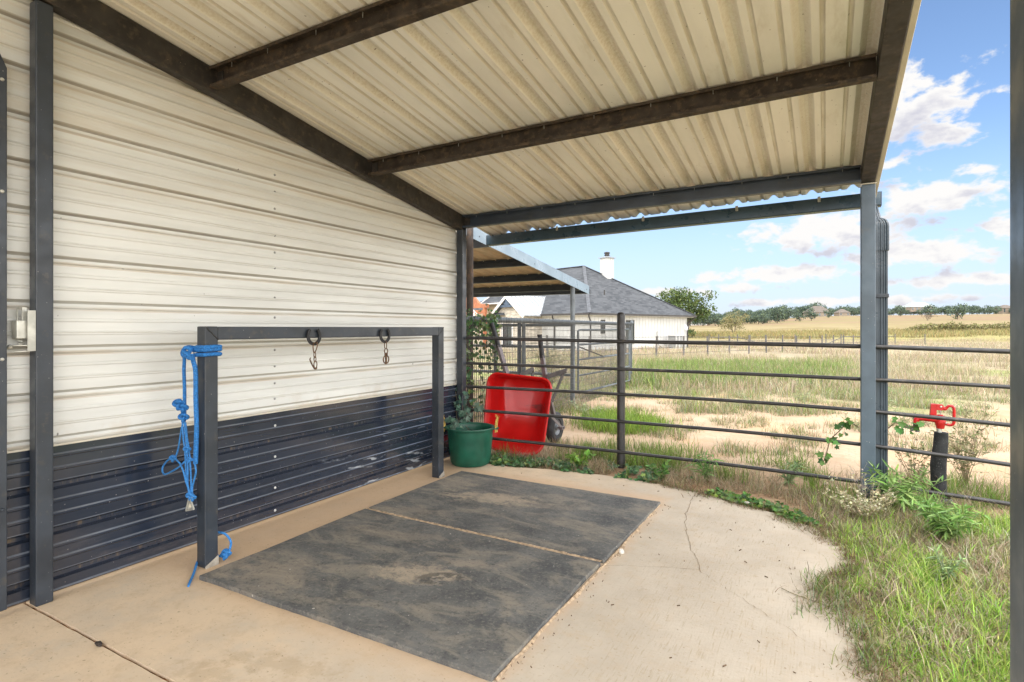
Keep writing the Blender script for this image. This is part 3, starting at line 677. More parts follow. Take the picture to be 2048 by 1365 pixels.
# ------------------------------------------------------------------ concrete pad
EDGE = [(-3.43,4.86),(-2.81,4.70),(-2.28,4.82),(-1.81,4.87),(-1.34,4.85),(-.90,4.755),(-.57,4.60),(-.29,4.46),(-.09,4.28),(.08,4.03),(.14,3.73),(.04,3.45),(.02,3.30),(.10,3.12),(.16,2.77),(.19,2.54),(.24,2.1),(.26,1.232)]
ed = []
for i in range(len(EDGE)-1):
    for k in range(8):
        t = k/8; x = EDGE[i][0]+(EDGE[i+1][0]-EDGE[i][0])*t; y = EDGE[i][1]+(EDGE[i+1][1]-EDGE[i][1])*t
        q = .022*mnoise.noise((x*6, y*6, 2))+.012*mnoise.noise((x*21, y*21, 5)); ed.append((x+q, y+q))
ed.append(EDGE[-1])
poly = [(-3.43,1.232)]+ed
jag = [(.26-3.69*t, 1.2315+.004*mnoise.noise((t*40, 0, 1))) for t in np.linspace(0, 1, 60)][1:-1]
poly = ed+jag+[(-3.43,1.232)]
g = G(); g.prism(poly[::-1], lambda p: (p[0],p[1],-.10), lambda p: (p[0],p[1],0)); 
slab = tag(g.build('concrete_pad', m_slab), kind='structure')
poly2 = [(-3.43,1.2185)]+[(-3.43+3.9*t, 1.2185+.004*mnoise.noise((t*40, 3, 1))) for t in np.linspace(0, 1, 60)][1:]+[(.47,-3),(-3.43,-3)]
g = G(); g.prism(poly2[::-1], lambda p: (p[0],p[1],-.10), lambda p: (p[0],p[1],-.003)); tag(g.build('concrete_pad', m_slab), kind='structure')
m_dirt = M('red joint dirt', (.26,.135,.065), .95, 0, .4, 20, .8, 60, .01, spec=.1, dirt=((.12,.075,.04), .55, 12))
g = G(); g.grid([[(x, y, -.013+.008*mnoise.noise((x*25, y*25, 0))) for y in (1.205,1.2252,1.246)] for x in np.linspace(-3.43, .3, 160)]); tag(g.build('joint_dirt', m_dirt), kind='structure')
m_crack = M('crack shadow', (.25,.185,.125), .95, 0, .3, 30, spec=.1)
def crack(pts, w):
    g = G(); q = []
    for i in range(len(pts)-1):
        for k in range(9):
            t = k/9; q.append((pts[i][0]+(pts[i+1][0]-pts[i][0])*t, pts[i][1]+(pts[i+1][1]-pts[i][1])*t))
    q.append(pts[-1]); rows = []
    for i, (x, y) in enumerate(q):
        e = .020*mnoise.noise((x*9, y*9, 3))+.010*mnoise.noise((x*31, y*31, 8)); ww = w*(.45+.9*abs(mnoise.noise((x*17, y*17, 1))))
        rows.append([(x+e-ww, y+e+ww*.6, .0022), (x+e+ww, y+e-ww*.6, .0022)])
    g.grid(rows); g.build('crack', m_crack, slab)
crack([(-.93,4.70),(-.903,4.35),(-.878,4.13),(-.819,3.819),(-.749,3.609),(-.615,3.225),(-.511,3.108),(-.399,3.012),(-.271,2.884),(-.138,2.759),(.0,2.66),(.12,2.58)], .0027)
crack([(-1.107,3.0),(-.98,3.09),(-.862,3.124),(-.74,3.19),(-.62,3.22)], .0016)

# small loose bits on the pad
def rock(name, c, s, mat, label, cat):
    g = G(); bm_ = []
    import bmesh
    b2 = bmesh.new(); bmesh.ops.create_icosphere(b2, subdivisions=2, radius=1)
    for v in b2.verts:
        k = 1+.35*mnoise.noise(v.co*1.3+Vector(c)); v.co = Vector((v.co.x*s[0]*k, v.co.y*s[1]*k, v.co.z*s[2]*k))
    me = bpy.data.meshes.new(name); b2.to_mesh(me); b2.free(); me.materials.append(mat)
    o = bpy.data.objects.new(name, me); COL.objects.link(o); o.location = c; return tag(o, label, cat)
rock('pebble', (-1.062,3.228,.014), (.017,.013,.016), m_gravel, 'white pebble lying beside the right edge of the rubber mats', 'pebble')
rock('pebble', (-.52,4.585,.014), (.022,.018,.014), m_gravel, 'pale stone among the ivy at the curved pad edge', 'pebble')
rock('bark_chip', (-2.688,1.212,.008), (.024,.011,.009), m_chip, 'dark bark chip lying on the joint in the concrete', 'bark chip')
leafm = M('dead leaf', (.17,.115,.07), .8, 0, .3, 40)
LIT = [(-.45,3.62),(-.38,4.05),(-.28,3.3),(-.62,2.75),(-.55,3.95),(-.2,3.85),(-.12,3.0),(-.75,4.35),(-1.5,4.62),(-1.2,4.6),(-.98,3.55),(-.35,2.35),(-.25,2.6),(-.55,2.3),(-2.45,4.55),(-2.9,3.2),(-2.98,3.3),(-.15,3.5),(-.9,2.6),(-.4,3.45),(-.3,4.15),(-.85,4.5),(-1.75,4.7),(-.05,2.4)]
g = G()
for i in range(95):
    if i < len(LIT): x, y = LIT[i]
    elif i < 75: x, y = random.uniform(-1.09,-1.03)+.02*random.gauss(0,1), random.uniform(1.75,4.3)
    else: x, y = random.uniform(-1,.0), random.uniform(1.9,4.6)
    s = random.uniform(.002,.005) if i >= len(LIT) else random.uniform(.004,.009); a = random.uniform(0, PI)
    g.bar((x-s*math.cos(a), y-s*math.sin(a), .004), (x+s*math.cos(a), y+s*math.sin(a), .005+random.uniform(0,.004)), s*.5, .004)
tag(g.build('leaf_litter', leafm), 'scattered brown crumbs and dead leaf bits over the concrete', 'litter', kind='stuff')
twig = G(); twig.tube([(-.20,3.20,.004),(-.165,3.165,.007),(-.13,3.15,.005),(-.08,3.115,.012),(-.03,3.11,.006),(.02,3.075,.012),(.06,3.08,.008),(.12,3.05,.01)], [.0014,.0017,.0018,.0017,.0015,.0014,.0012,.001], 5, 4)
for a in range(7): twig.tube([(-.10+a*.012,3.13,.012),(-.13+a*.02,3.09+.02*(a%3),.02)], .0012, 4)
tag(twig.build('grass_runner', M('dry stem', (.16,.14,.06), .8, 0, .3, 40)), 'dried grass runner lying across the concrete near the lawn', 'twig')

# ------------------------------------------------------------------ pipe fence across the end of the bay
fence = thing('pipe_fence', 'black five-rail pipe fence across the open end of the bay', 'fence', (-1.74, 5.28, 0))
RL = [(1.243,1.216,1.200,1.172),(.975,.948,.940,.918),(.728,.704,.690,.640),(.485,.440,.420,.352),(.205,.145,.120,.075)]
XS = [(-3.34,4.925),(-1.74,5.245),(.288,5.236),(2.9,5.30)]
for k, zz in enumerate(RL):
    g = G(); rr = .0185 if k == 0 else .0155
    g.tube([(XS[i][0], XS[i][1], zz[i]) for i in range(3)]+[(2.9, 5.30, zz[2]+(zz[3]-zz[2])*2.9)], rr, 10, 4); g.build('rail', m_pipe, fence, smooth=True)
g = G(); g.lathe([(.039,-.2),(.039,1.470),(.036,1.487),(.026,1.499),(.012,1.504),(0,1.5045)], (-1.745,5.292,0), 20); g.build('post', m_pipe, fence, smooth=True)
g = G(); g.lathe([(.039,-.2),(.039,1.470),(.030,1.495),(0,1.5045)], (2.92,5.34,-.05), 16); g.build('post', m_pipe, fence, smooth=True)
for z in (1.21, .70):
    g = G(); g.tube([(-3.308,4.895,z+.03),(-3.296,4.905,z+.01),(-3.290,4.918,z-.01),(-3.300,4.93,z-.02),(-3.309,4.905,z-.04)], .004, 5, 3); g.build('rail_tie', m_rust, fence)

# ------------------------------------------------------------------ welded-wire side fence
MF = [(-3.50,5.08),(-3.87,9.09),(-4.30,13.8)]
mf = thing('mesh_fence', 'welded wire mesh fence with a pipe top rail running towards the house', 'fence', (-3.87, 9.09, 0))
def mfp(s):                          # metres along the line
    L0 = math.dist(MF[0], MF[1])
    if s <= L0: t = s/L0; a, b2 = MF[0], MF[1]
    else: t = (s-L0)/math.dist(MF[1], MF[2]); a, b2 = MF[1], MF[2]
    return (a[0]+(b2[0]-a[0])*t, a[1]+(b2[1]-a[1])*t)
LT = math.dist(MF[0], MF[1])+math.dist(MF[1], MF[2])
g = G(); g.tube([(*mfp(0),1.448),(*MF[1],1.448),(*MF[2],1.448)], .036, 12); g.build('top_rail', m_gpipe, mf, smooth=True)
g = G()
s = 0.02
while s < LT:
    x, y = mfp(s); dz = ground_z(x, y); g.tube([(x+.041,y,1.478+.008*math.sin(s*40)),(x+.040,y,1.42),(x+.031+.004*math.sin(s*9),y,.7),(x+.03,y,dz)], .0036, 3, caps=False); s += .0508
for k in range(15):
    z = .03+.1016*k
    g.tube([(mfp(q)[0]+.030, mfp(q)[1], z-.012*q+.004*math.sin(q*5+k)) for q in np.linspace(.02, LT, 24)], .0036, 3, caps=False)
m_wire = M('dark galvanised wire', (.045,.045,.045), .55, .1, .2, 30)
g.build('wire_mesh', m_wire, mf)
g = G(); g.lathe([(.040,-.3),(.040,1.44),(.036,1.455),(0,1.46)], (*MF[2],0), 14); g.lathe([(.040,1.46),(.040,1.50),(.03,1.53),(0,1.535)], (MF[2][0]+.05,MF[2][1]-.05,0), 14); g.build('end_post', m_gpipe, mf, smooth=True)

# second lean-to beyond the mesh
l2 = thing('far_lean_to', 'second lean-to roof with pale blue fascia on a grey pipe post behind the mesh', 'lean-to roof', (-5.5, 7.6, 0))
def z2(y): return 2.575-.124*(y-5.95)          # underside of sheet
pr = []
for k in range(16):
    c0 = -7.9+.2286*k*1.15
    pr += [(c0-.05,0),(c0-.02,.022),(c0+.02,.022),(c0+.05,0),(c0+.10,.0),(c0+.106,.005),(c0+.118,.005),(c0+.124,0)]
pr = [p for p in pr if p[0] < -3.9]+[(-3.845,0)]
m_roof2 = M('tan sheet underside', (.56,.44,.29), .5, 0, .15, 5, stretch=(1,.3,1), dirt=((.40,.28,.15), .55, 5))
g = G(); g.grid([[(x, y, z2(y)+.003+dz) for x, dz in pr] for y in np.linspace(5.1, 9.75, 8)]); g.build('roof_sheet', m_roof2, l2, solid=.0012)
for y in (6.3, 7.42, 8.47, 9.40):
    sec = [(0,0),(-.05,0),(-.05,-.015),(-.004,-.015),(-.004,-.10),(-.05,-.10),(-.05,-.118),(0,-.118)]
    g = G(); A = [(-7.9, y+a, z2(y)+b-.001) for a, b in sec]; B = [(-3.86, y+a, z2(y)+b-.001) for a, b in sec]; n = len(sec)
    g.add(A+B, [tuple(range(n)), tuple(range(2*n-1,n-1,-1))]+[(i,n+i,n+(i+1)%n,(i+1)%n) for i in range(n)]); pu = g.build('purlin', m_steel, l2)
    for j in range(9):
        x = -3.98-.22*j; q = G(); q.box(x-.008,x+.008,y-.054,y-.046,z2(y)-.012,z2(y)-.002); q.build('screw_washer', m_cream_trim, pu)
m_fascia = M('pale blue grey fascia', (.17,.235,.29), .35, .05, .1, 2)
g = G(); g.hexa([(-3.842,5.2,z2(5.2)-.125),(-3.838,5.2,z2(5.2)-.125),(-3.838,9.78,z2(9.78)-.125),(-3.842,9.78,z2(9.78)-.125),(-3.842,5.2,z2(5.2)+.03),(-3.838,5.2,z2(5.2)+.03),(-3.838,9.78,z2(9.78)+.03),(-3.842,9.78,z2(9.78)+.03)])
fa = g.build('fascia', m_fascia, l2)
for y in (6.0, 7.55, 9.65):
    q = G(); q.lathe([(0,.005),(.010,.003),(.012,0)], (-3.838,y,z2(y)-.06), 8, 'x'); q.build('fascia_screw', m_steel, fa)
g = G(); g.box(-7.9,-3.83,9.785,9.87,z2(9.78)-.11,z2(9.78)-.02); g.build('gutter', m_steel, l2, bevel=.01)
g = G(); g.lathe([(.041,-.3),(.041,2.18)], (-3.88,9.10,0), 16); g.build('post', m_gpipe, l2, smooth=True)
g = G(); g.lathe([(.041,-.3),(.041,2.62)], (-3.625,5.46,0), 16); g.build('rusty_post', m_rust, l2, smooth=True)

# pipe gate and pen rails behind the mesh
gate = thing('pipe_gate', 'grey five-bar pipe gate with a diagonal brace behind the mesh', 'gate', (-4.1, 10.5, 0))
ga, gb = RF(1.24, 10.5), RF(2.75, 13.1)
def gp(t, z): return (ga[0]+(gb[0]-ga[0])*t, ga[1]+(gb[1]-ga[1])*t, z)
g = G(); g.tube([gp(0,.14),gp(0,1.29),gp(.02,1.31),gp(.98,1.31),gp(1,1.29),gp(1,.14),gp(.98,.12),gp(.02,.12),gp(0,.14)], .021, 8); g.build('gate_frame', m_gpipe, gate, smooth=True)
for z in (1.03, .75, .45):
    g = G(); g.tube([gp(0,z),gp(1,z)], .018, 8); g.build('bar', m_gpipe, gate, smooth=True)
g = G(); g.tube([gp(.0,1.0),gp(.45,.75)], .014, 8); g.build('brace', m_rust, gate, smooth=True)
pen = thing('pen_fence', 'grey pipe pen rails under the far lean-to behind the mesh', 'fence', (-5, 9.3, 0))
for z in (1.40, 1.0, .50):
    g = G(); g.tube([(-8.2,9.32,z),(-3.92,9.30,z)], .027, 8); g.build('rail', m_gpipe, pen, smooth=True)
for x, mt in ((-5.02,m_steel),(-4.93,m_gpipe),(-5.55,m_gpipe)):
    g = G(); g.lathe([(.036,-.2),(.036,1.46),(0,1.475)], (x,9.24,0), 12); g.build('post', mt, pen, smooth=True)

# ------------------------------------------------------------------ green tub
tub = thing('muck_tub', 'green plastic muck tub with yellow rope handles in the wall corner', 'tub', (-3.075, 4.64, 0))
g = G(); g.lathe([(0,.004),(.150,.002),(.178,.006),(.192,.022),(.200,.06),(.214,.20),(.224,.315),(.226,.345),(.243,.350),(.247,.358),(.246,.367),(.238,.372),(.226,.371),(.219,.362),(.215,.33),(.205,.20),(.192,.06),(.178,.03),(.10,.022),(0,.020)], (-3.075,4.64,0), 48)
g.build('tub_body', m_bucket, tub, smooth=True)
for ang in (math.radians(18), math.radians(205)):
    ca, sa = math.cos(ang), math.sin(ang); P0 = Vector((-3.075,4.64,0)); ra = Vector((ca,sa,0)); ta = Vector((-sa,ca,0))
    g = G(); g.hexa([P0+ra*q[0]+ta*q[1]+Vector((0,0,q[2])) for q in ((.235,-.055,.352),(.285,-.035,.354),(.285,.035,.354),(.235,.055,.352),(.235,-.055,.370),(.285,-.035,.368),(.285,.035,.368),(.235,.055,.370))]); g.build('handle_lug', m_bucket, tub, bevel=.006)
    g = G(); q = lambda r, t, z: P0+ra*r+ta*t+Vector((0,0,z))
    g.tube([q(.262,-.030,.325),q(.263,-.030,.39),q(.268,-.020,.44),q(.278,.0,.462),q(.272,.018,.44),q(.263,.028,.39),q(.262,.030,.32)], .0085, 7, 5)
    for k in range(9): g.tube([q(.276,0,.455), q(.276+random.uniform(-.02,.03),random.uniform(-.025,.03),.475+random.uniform(-.005,.025))], .0016, 4)
    g.build('rope_handle', m_yrope, tub, smooth=True)

# ------------------------------------------------------------------ wheelbarrow stood on its nose
def mat_tray():
    m, nt, b = nodes('red poly tray'); n = N(nt); o = n.obj(); x, y, z = n.xyz(o)
    c = n.mix(n.ramp(n.noise(o, 4, 5), .3, .7), (.50,.005,.005), (.60,.010,.009))
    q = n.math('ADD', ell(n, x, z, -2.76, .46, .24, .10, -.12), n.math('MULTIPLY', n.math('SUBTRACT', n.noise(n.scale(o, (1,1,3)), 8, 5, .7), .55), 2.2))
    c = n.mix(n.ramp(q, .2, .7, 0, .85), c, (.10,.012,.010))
    d = n.math('MULTIPLY', n.ramp(n.noise(n.scale(o, (1,1,4)), 7, 5, .7), .58, .74, 0, .5), n.ramp(z, .5, .7)); c = n.mix(d, c, (.35,.05,.02))
    n.link(c, b.inputs['Base Color']); b.inputs['Roughness'].default_value = .33; b.inputs['Coat Weight'].default_value = .15; return m
m_tray = mat_tray()
wb = thing('wheelbarrow', 'bright red wheelbarrow tipped up on its nose behind the pipe fence', 'wheelbarrow', (-2.90, 5.35, 0))
def rrect(cx, cz, hx, hz, r, n=7, bot=1., rb=None):
    """rounded rectangle in x, z; bot narrows the lower end"""
    out = []; rb = rb or r
    for (sx, sz, a0, rr) in ((1,1,0,r),(-1,1,90,r),(-1,-1,180,rb),(1,-1,270,rb*.85)):
        kx = hx*(bot if sz < 0 else 1)
        for k in range(n+1):
            a = math.radians(a0+90*k/n); out.append((cx+sx*(kx-rr)+rr*math.cos(a), cz+sz*(hz-rr)+rr*math.sin(a)))
    return out
lean_y = lambda z: .10*z+5.20
g = G(); rings = []
for (hx, hz, cz, dep, r, rb, bot) in ((.352,.400,.470,.020,.10,.19,.95),(.372,.422,.466,.012,.115,.21,.95),(.378,.428,.465,-.004,.12,.21,.95),(.366,.416,.467,-.010,.115,.20,.95),(.350,.398,.470,.0,.10,.19,.95),(.330,.368,.488,.08,.10,.18,.84),(.300,.315,.525,.18,.09,.16,.82),(.268,.262,.560,.262,.085,.13,.80),(.235,.225,.575,.290,.08,.11,.8),(.10,.10,.575,.294,.04,.05,.8)):
    rings.append([(-2.905+x, lean_y(z)+dep, z) for x, z in rrect(0, cz, hx, hz, r, 7, bot, rb)])
ca_, sa_ = math.cos(math.radians(15)), math.sin(math.radians(15)); cr_, sr_ = math.cos(math.radians(-5)), math.sin(math.radians(-5))
def tpose(q):                        # the tray stands turned a little towards the open side and tipped
    x, y, z = q[0]+2.905, q[1]-5.25, q[2]-.46
    x, z = x*.96*cr_-z*sr_, x*sr_+z*cr_
    return (-2.905+x*ca_-y*sa_, 5.27+x*sa_+y*ca_, z*.975+.418)
rings = [[tpose(q) for q in r_] for r_ in rings]
n = len(rings[0]); g.add([p for q in rings for p in q], [(i*n+k, i*n+(k+1)%n, (i+1)*n+(k+1)%n, (i+1)*n+k) for i in range(len(rings)-1) for k in range(n)]+[tuple((len(rings)-1)*n+k for k in range(n))])
tr = g.build('tray', m_tray, wb, smooth=True, solid=.004, auto=.9)
for x, z in ((-2.80,.70),):
    pass
# handles: steel bars that run behind the tray up to black grips
for a, b2, c2, d in (((-2.99,6.02,.30),(-3.20,5.60,.79),(-3.37,5.68,1.14),(-3.495,5.735,1.40)), ((-2.80,6.02,.28),(-2.80,5.80,.70),(-2.855,5.80,1.03),(-2.885,5.80,1.27))):
    g = G(); g.bar(a, b2, .045, .045); g.bar(b2, c2, .048, .048); h = g.build('handle', m_handle, wb, bevel=.004)
    g = G(); v = (Vector(d)-Vector(c2)).normalized(); p0 = Vector(c2)-v*.03
    g.tube([p0, p0+v*.02, Vector(c2)+v*.06, Vector(d)-v*.02, Vector(d)], [.030,.030,.027,.027,.029], 12); g.build('grip', m_grip, h, smooth=True)
g = G(); g.bar((-3.16,5.665,.80),(-2.74,5.665,.745),.03,.004); g.bar((-3.16,5.66,.785),(-2.74,5.66,.73),.05,.006,(0,1,0)); g.build('cross_brace', m_handle, wb)
m_legs = M('dark barrow leg steel', (.05,.044,.046), .5, 0, .3, 12, dirt=((.12,.09,.07), .58, 14))
for xs, sg in ((-3.06,-1),(-2.72,1)):
    g = G(); P = [(xs,5.64,.80),(xs+.10*max(sg,0)+.03,5.90,.86),(xs+.03+.05*max(sg,0),5.93,.83),(xs+.03,5.72,.52)]
    for i in range(3): g.bar(P[i], P[i+1], .052, .008, (1,0,0))
    g.build('leg', m_legs, wb)
g = G(); g.lathe([(.092,-.030),(.100,-.045),(.130,-.050),(.160,-.046),(.178,-.032),(.186,-.010),(.186,.010),(.178,.032),(.160,.046),(.130,.050),(.100,.045),(.092,.030)], (-2.815,6.06,.165), 36, 'x')
wh = G(); 
w_ = thing('wheel', None, None, (-2.815, 6.06, .165)); attach(w_, wb)
g.build('tyre', m_tyre, w_, smooth=True)
g = G(); g.lathe([(.094,.030),(.090,.036),(.080,.020),(.060,.012),(.035,.020),(.030,.035),(.018,.040),(0,.040)], (-2.815,6.06,.165), 30, 'x'); g.lathe([(.094,-.030),(.09,-.036),(.08,-.02),(.06,-.012),(.035,-.02),(.03,-.035),(0,-.04)], (-2.815,6.06,.165), 30, 'x'); g.build('rim', m_rim, w_, smooth=True)
g = G(); g.tube([(-2.93,6.06,.165),(-2.70,6.06,.165)], .012, 10); g.box(-2.745,-2.70,6.02,6.10,.148,.182); g.build('axle', m_handle, w_)
for x in (-2.925, -2.715):
    g = G(); g.bar((x,6.05,.17),(x,5.66,.40),.03,.006,(1,0,0)); g.build('fork', m_handle, wb)

# ------------------------------------------------------------------ yard hydrant
hy = thing('yard_hydrant', 'red frost-free yard hydrant on a foam wrapped pipe outside the bay', 'hydrant', (.762, 5.36, 0))
HX, HY = .762, 5.36
g = G(); g.tube([(HX+.0,HY,-.1),(HX-.002,HY,.05),(HX-.004,HY,.15),(HX-.006,HY,.30),(HX+.006,HY,.42),(HX+.012,HY,.545)], [.050,.049,.050,.052,.048,.044], 18, 3)
for v in range(0, len(g.v), 1): pass
sl = g.build('foam_sleeve', m_foam, hy, smooth=True)
for pts in (((HX-.035,HY-.052,.22),(HX-.02,HY-.056,.205),(HX-.012,HY-.057,.18)), ((HX-.04,HY-.05,.17),(HX-.03,HY-.055,.12),(HX-.015,HY-.057,.105),(HX-.008,HY-.055,.06))):
    q = G(); q.tube(pts, .0045, 6, 3); q.build('foam_split', m_chip, sl)
g = G(); g.lathe([(.050,0),(.066,.02),(.060,.05),(.052,.06)], (HX+.02,HY-.01,-.01), 14); g.build('loose_wrap', M('grey tape', (.10,.10,.10), .7, 0, .4, 30, .4, 60, .004), hy, smooth=True)
g = G(); g.lathe([(.017,.54),(.017,.60)], (HX,HY,0), 12); g.build('riser_pipe', m_galv, hy, smooth=True)
g = G(); g.lathe([(.018,.572),(.026,.575),(.028,.590),(.033,.605),(.036,.625),(.033,.645),(.026,.655),(.030,.657),(.030,.672),(.018,.674),(.018,.68)], (HX+.006,HY,0), 20, cap1=True)
g.tube([(HX,HY,.637),(HX-.05,HY,.640),(HX-.10,HY,.642),(HX-.128,HY,.640),(HX-.142,HY,.630),(HX-.145,HY,.612),(HX-.145,HY,.600)], [.026,.020,.019,.0195,.020,.020,.021], 12, 4)
g.lathe([(.018,.612),(.022,.610),(.022,.600),(.016,.598)], (HX-.145,HY,0), 14)
hd = g.build('hydrant_head', m_redm, hy, smooth=True)
g = G(); g.lathe([(.019,.598),(.021,.590),(.021,.572),(.017,.568)], (HX-.145,HY,0), 12); g.lathe([(.013,.568),(.012,.545),(.015,.543),(.015,.535)], (HX-.138,HY,0), 12, cap1=True); g.bar((HX-.165,HY-.015,.556),(HX-.185,HY-.02,.548),.02,.02); g.build('hose_valve', M('grey valve metal', (.12,.12,.12), .45, .5, .3, 40), hy, smooth=True)
g = G(); g.add([(HX+a, HY+e, z) for e in (-.022,.022) for a, z in ((-.062,.650),(-.054,.760),(-.020,.762),(-.018,.665),(.0,.66),(.0,.648))], [(5,4,3,2,1,0),(6,7,8,9,10,11)]+[(i,(i+1)%6,6+(i+1)%6,6+i) for i in range(6)])
g.box(HX-.02,HX+.022,HY-.022,HY-.012,.715,.758); g.box(HX-.02,HX+.022,HY+.012,HY+.022,.715,.758)
g.build('lever_bracket', m_redm, hy, bevel=.003)
g = G(); g.tube([(HX+.004,HY,.745),(HX+.026,HY,.735),(HX+.034,HY,.722),(HX+.044,HY,.733),(HX+.056,HY,.748),(HX+.074,HY,.750),(HX+.086,HY,.742),(HX+.090,HY,.72),(HX+.090,HY,.66),(HX+.088,HY,.622),(HX+.076,HY,.608),(HX+.056,HY,.606),(HX+.04,HY,.612),(HX+.034,HY,.628)], .0105, 8, 4); g.build('lever_handle', m_redm, hy, smooth=True)
g = G(); g.lathe([(.004,.675),(.004,.74)], (HX+.008,HY,0), 8); g.build('plunger_rod', m_galv, hy)
for x, z in ((HX+.008,.744),(HX+.04,.622)):
    g = G(); g.lathe([(0,-.028),(.006,-.027),(.007,-.022)], (x,HY,z), 8, 'y'); g.build('pivot_bolt', m_galv, hy)
# ------------------------------------------------------------------ vegetation generators (numpy)
m_grass = foliage('grass blade', .6, .30)
m_leaf = foliage('leaf', .5, .22)
m_ivy = foliage('ivy leaf', .42, .12)
def gz_arr(X, Y): return np.array([ground_z(a, b) for a, b in zip(X, Y)])
def blades(name, X, Y, H, W, C, lean=.5, label=None, parent=None, Z=None, mat=None, kind='stuff'):
    n = len(X); Z = gz_arr(X, Y) if Z is None else Z
    a = RNG.uniform(0, 2*PI, n); d = np.stack([np.cos(a), np.sin(a), 0*a], 1); s = np.stack([-np.sin(a), np.cos(a), 0*a], 1)
    b = a+RNG.normal(0, .9, n); bd = np.stack([np.cos(b), np.sin(b), 0*b], 1); th = np.clip(np.abs(RNG.normal(lean, .42, n)), 0, 1.5); L = H*np.sin(th)
    P = np.stack([X, Y, Z], 1); up = np.array([0,0,1.])
    V = np.empty((n, 7, 3))
    hz = H*np.cos(th)+.08*H
    V[:,0] = P-s*W[:,None]/2; V[:,1] = P+s*W[:,None]/2
    m1 = P+bd*(L*.22)[:,None]+up*(hz*.45)[:,None]; V[:,2] = m1-s*W[:,None]*.45; V[:,3] = m1+s*W[:,None]*.45
    m2 = P+bd*(L*.58)[:,None]+up*(hz*.80)[:,None]; V[:,4] = m2-s*W[:,None]*.28; V[:,5] = m2+s*W[:,None]*.28
    V[:,6] = P+bd*L[:,None]+up*hz[:,None]
    i = np.arange(n)[:,None]*7
    F4 = np.concatenate([i+np.array([[0,1,3,2]]), i+np.array([[2,3,5,4]])]); F3 = i+np.array([[4,5,6]])
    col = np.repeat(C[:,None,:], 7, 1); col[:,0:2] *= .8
    o = npmesh(name, V.reshape(-1,3), F3, F4, mat or m_grass, col.reshape(-1,3), parent=parent)
    if label: o['label'] = label
    if kind: o['kind'] = kind
    return o
def palette(n, cols, wts, var=.22):
    cols = np.array(cols, float); k = RNG.choice(len(cols), n, p=np.array(wts)/sum(wts))
    return np.clip(cols[k]*(1+RNG.normal(0, var, (n,1)))*(1+RNG.normal(0, var*.35, (n,3))), .005, .9)
GREEN = (.13,.24,.035); GREEN2 = (.20,.30,.05); DKG = (.06,.13,.025); DRY = (.34,.28,.175); STRAW = (.42,.355,.24); BROWN = (.24,.16,.09); OLIVE = (.22,.23,.09); GREYG = (.27,.32,.20)
def edge_x(y):
    e = sorted([(p[1], p[0]) for p in EDGE[5:]]); return np.interp(y, [q[0] for q in e], [q[1] for q in e])
def n2(x, y, s, z=0): return mnoise.noise((x*s, y*s, z))

# lawn right of the pad: tangled green and dry grass
X, Y, H, C = [], [], [], []
cg = palette(70000, [(.24,.40,.06), (.34,.48,.09), (.10,.2,.035), (.46,.53,.17)], [4,5,1,2.5]); cd = palette(70000, [DRY, STRAW, BROWN, OLIVE, (.58,.52,.38)], [3,4,1,2,2])
k = 0
while len(X) < 66000:
    y = random.uniform(.9, 5.15); x = random.uniform(-.1, 2.6)
    if x < 0 and y < 3: continue
    e = float(edge_x(y))
    off = x-e+.10*n2(x, y, 3)+.09*n2(x, y, 11, 4)
    if off < -.07 or random.random() > min(1, (off+.10)/.24): continue
    if x > 1.1 and random.random() < .6: continue
    g_ = n2(x, y, 1.6, 2)+.6*n2(x, y, 5, 6)
    dens = .55+.6*n2(x, y, 4, 9)
    if random.random() > dens: continue
    green = random.random() < min(.92, max(.12, .60+1.25*g_-(.6 if y > 4.0 and x < .75 else 0)))
    X.append(x); Y.append(y); H.append(random.uniform(.04,.105)*(1.0 if off > .2 else .55)*(1.15 if green else .9)); C.append(cg[k] if green else cd[k]); k += 1
n = len(X); X, Y, H, C = map(np.array, (X, Y, H, C))
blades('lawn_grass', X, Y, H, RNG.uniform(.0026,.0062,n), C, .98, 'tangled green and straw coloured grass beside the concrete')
# brown thatch and creeping runners spilling over the pad's ragged edge
pe = np.array(EDGE[4:]); sg = np.linalg.norm(np.diff(pe, axis=0), axis=1); cs = np.concatenate([[0], np.cumsum(sg)])
u_ = RNG.uniform(0, cs[-1], 9000); ex_, ey_ = np.interp(u_, cs, pe[:,0]), np.interp(u_, cs, pe[:,1])
off_ = np.abs(RNG.normal(0, .055, 9000))*np.where(RNG.random(9000) < .55, -1, 1.3)
nz_ = np.array([n2(a, b, 4.5, 17)+.5*n2(a, b, 13, 3) for a, b in zip(ex_, ey_)]); off_ = off_*(1+1.6*np.clip(nz_, -.5, .8))
kx_ = nz_ > -.35; X = (ex_+off_*.85)[kx_]; Y = (ey_+off_*.5)[kx_]; n = len(X)
blades('edge_thatch', X, Y, RNG.uniform(.02,.07,n), RNG.uniform(.0018,.004,n), palette(n, [BROWN, (.16,.095,.05), DRY, OLIVE, GREEN], [4,2.5,2.5,1.5,1.2]), 1.35, 'brown thatch and runners spilling over the ragged edge of the concrete', Z=np.full(n, .001))
for tx_, ty_, tn in ((-.02,3.34,150),(.0,3.22,160),(.05,3.12,120),(-.06,3.02,60),(.10,2.9,120),(.13,2.6,90),(.12,3.6,90),(.17,2.75,120)):
    X = RNG.normal(tx_, .045, tn); Y = RNG.normal(ty_, .05, tn)
    blades('creeping_tuft', X, Y, RNG.uniform(.03,.10,tn), RNG.uniform(.002,.0042,tn), palette(tn, [GREEN, OLIVE, DRY, GREYG, BROWN], [3,3,2,2,1]), .95, 'low creeping grass tufts on the edge of the concrete', Z=np.full(tn, .001))
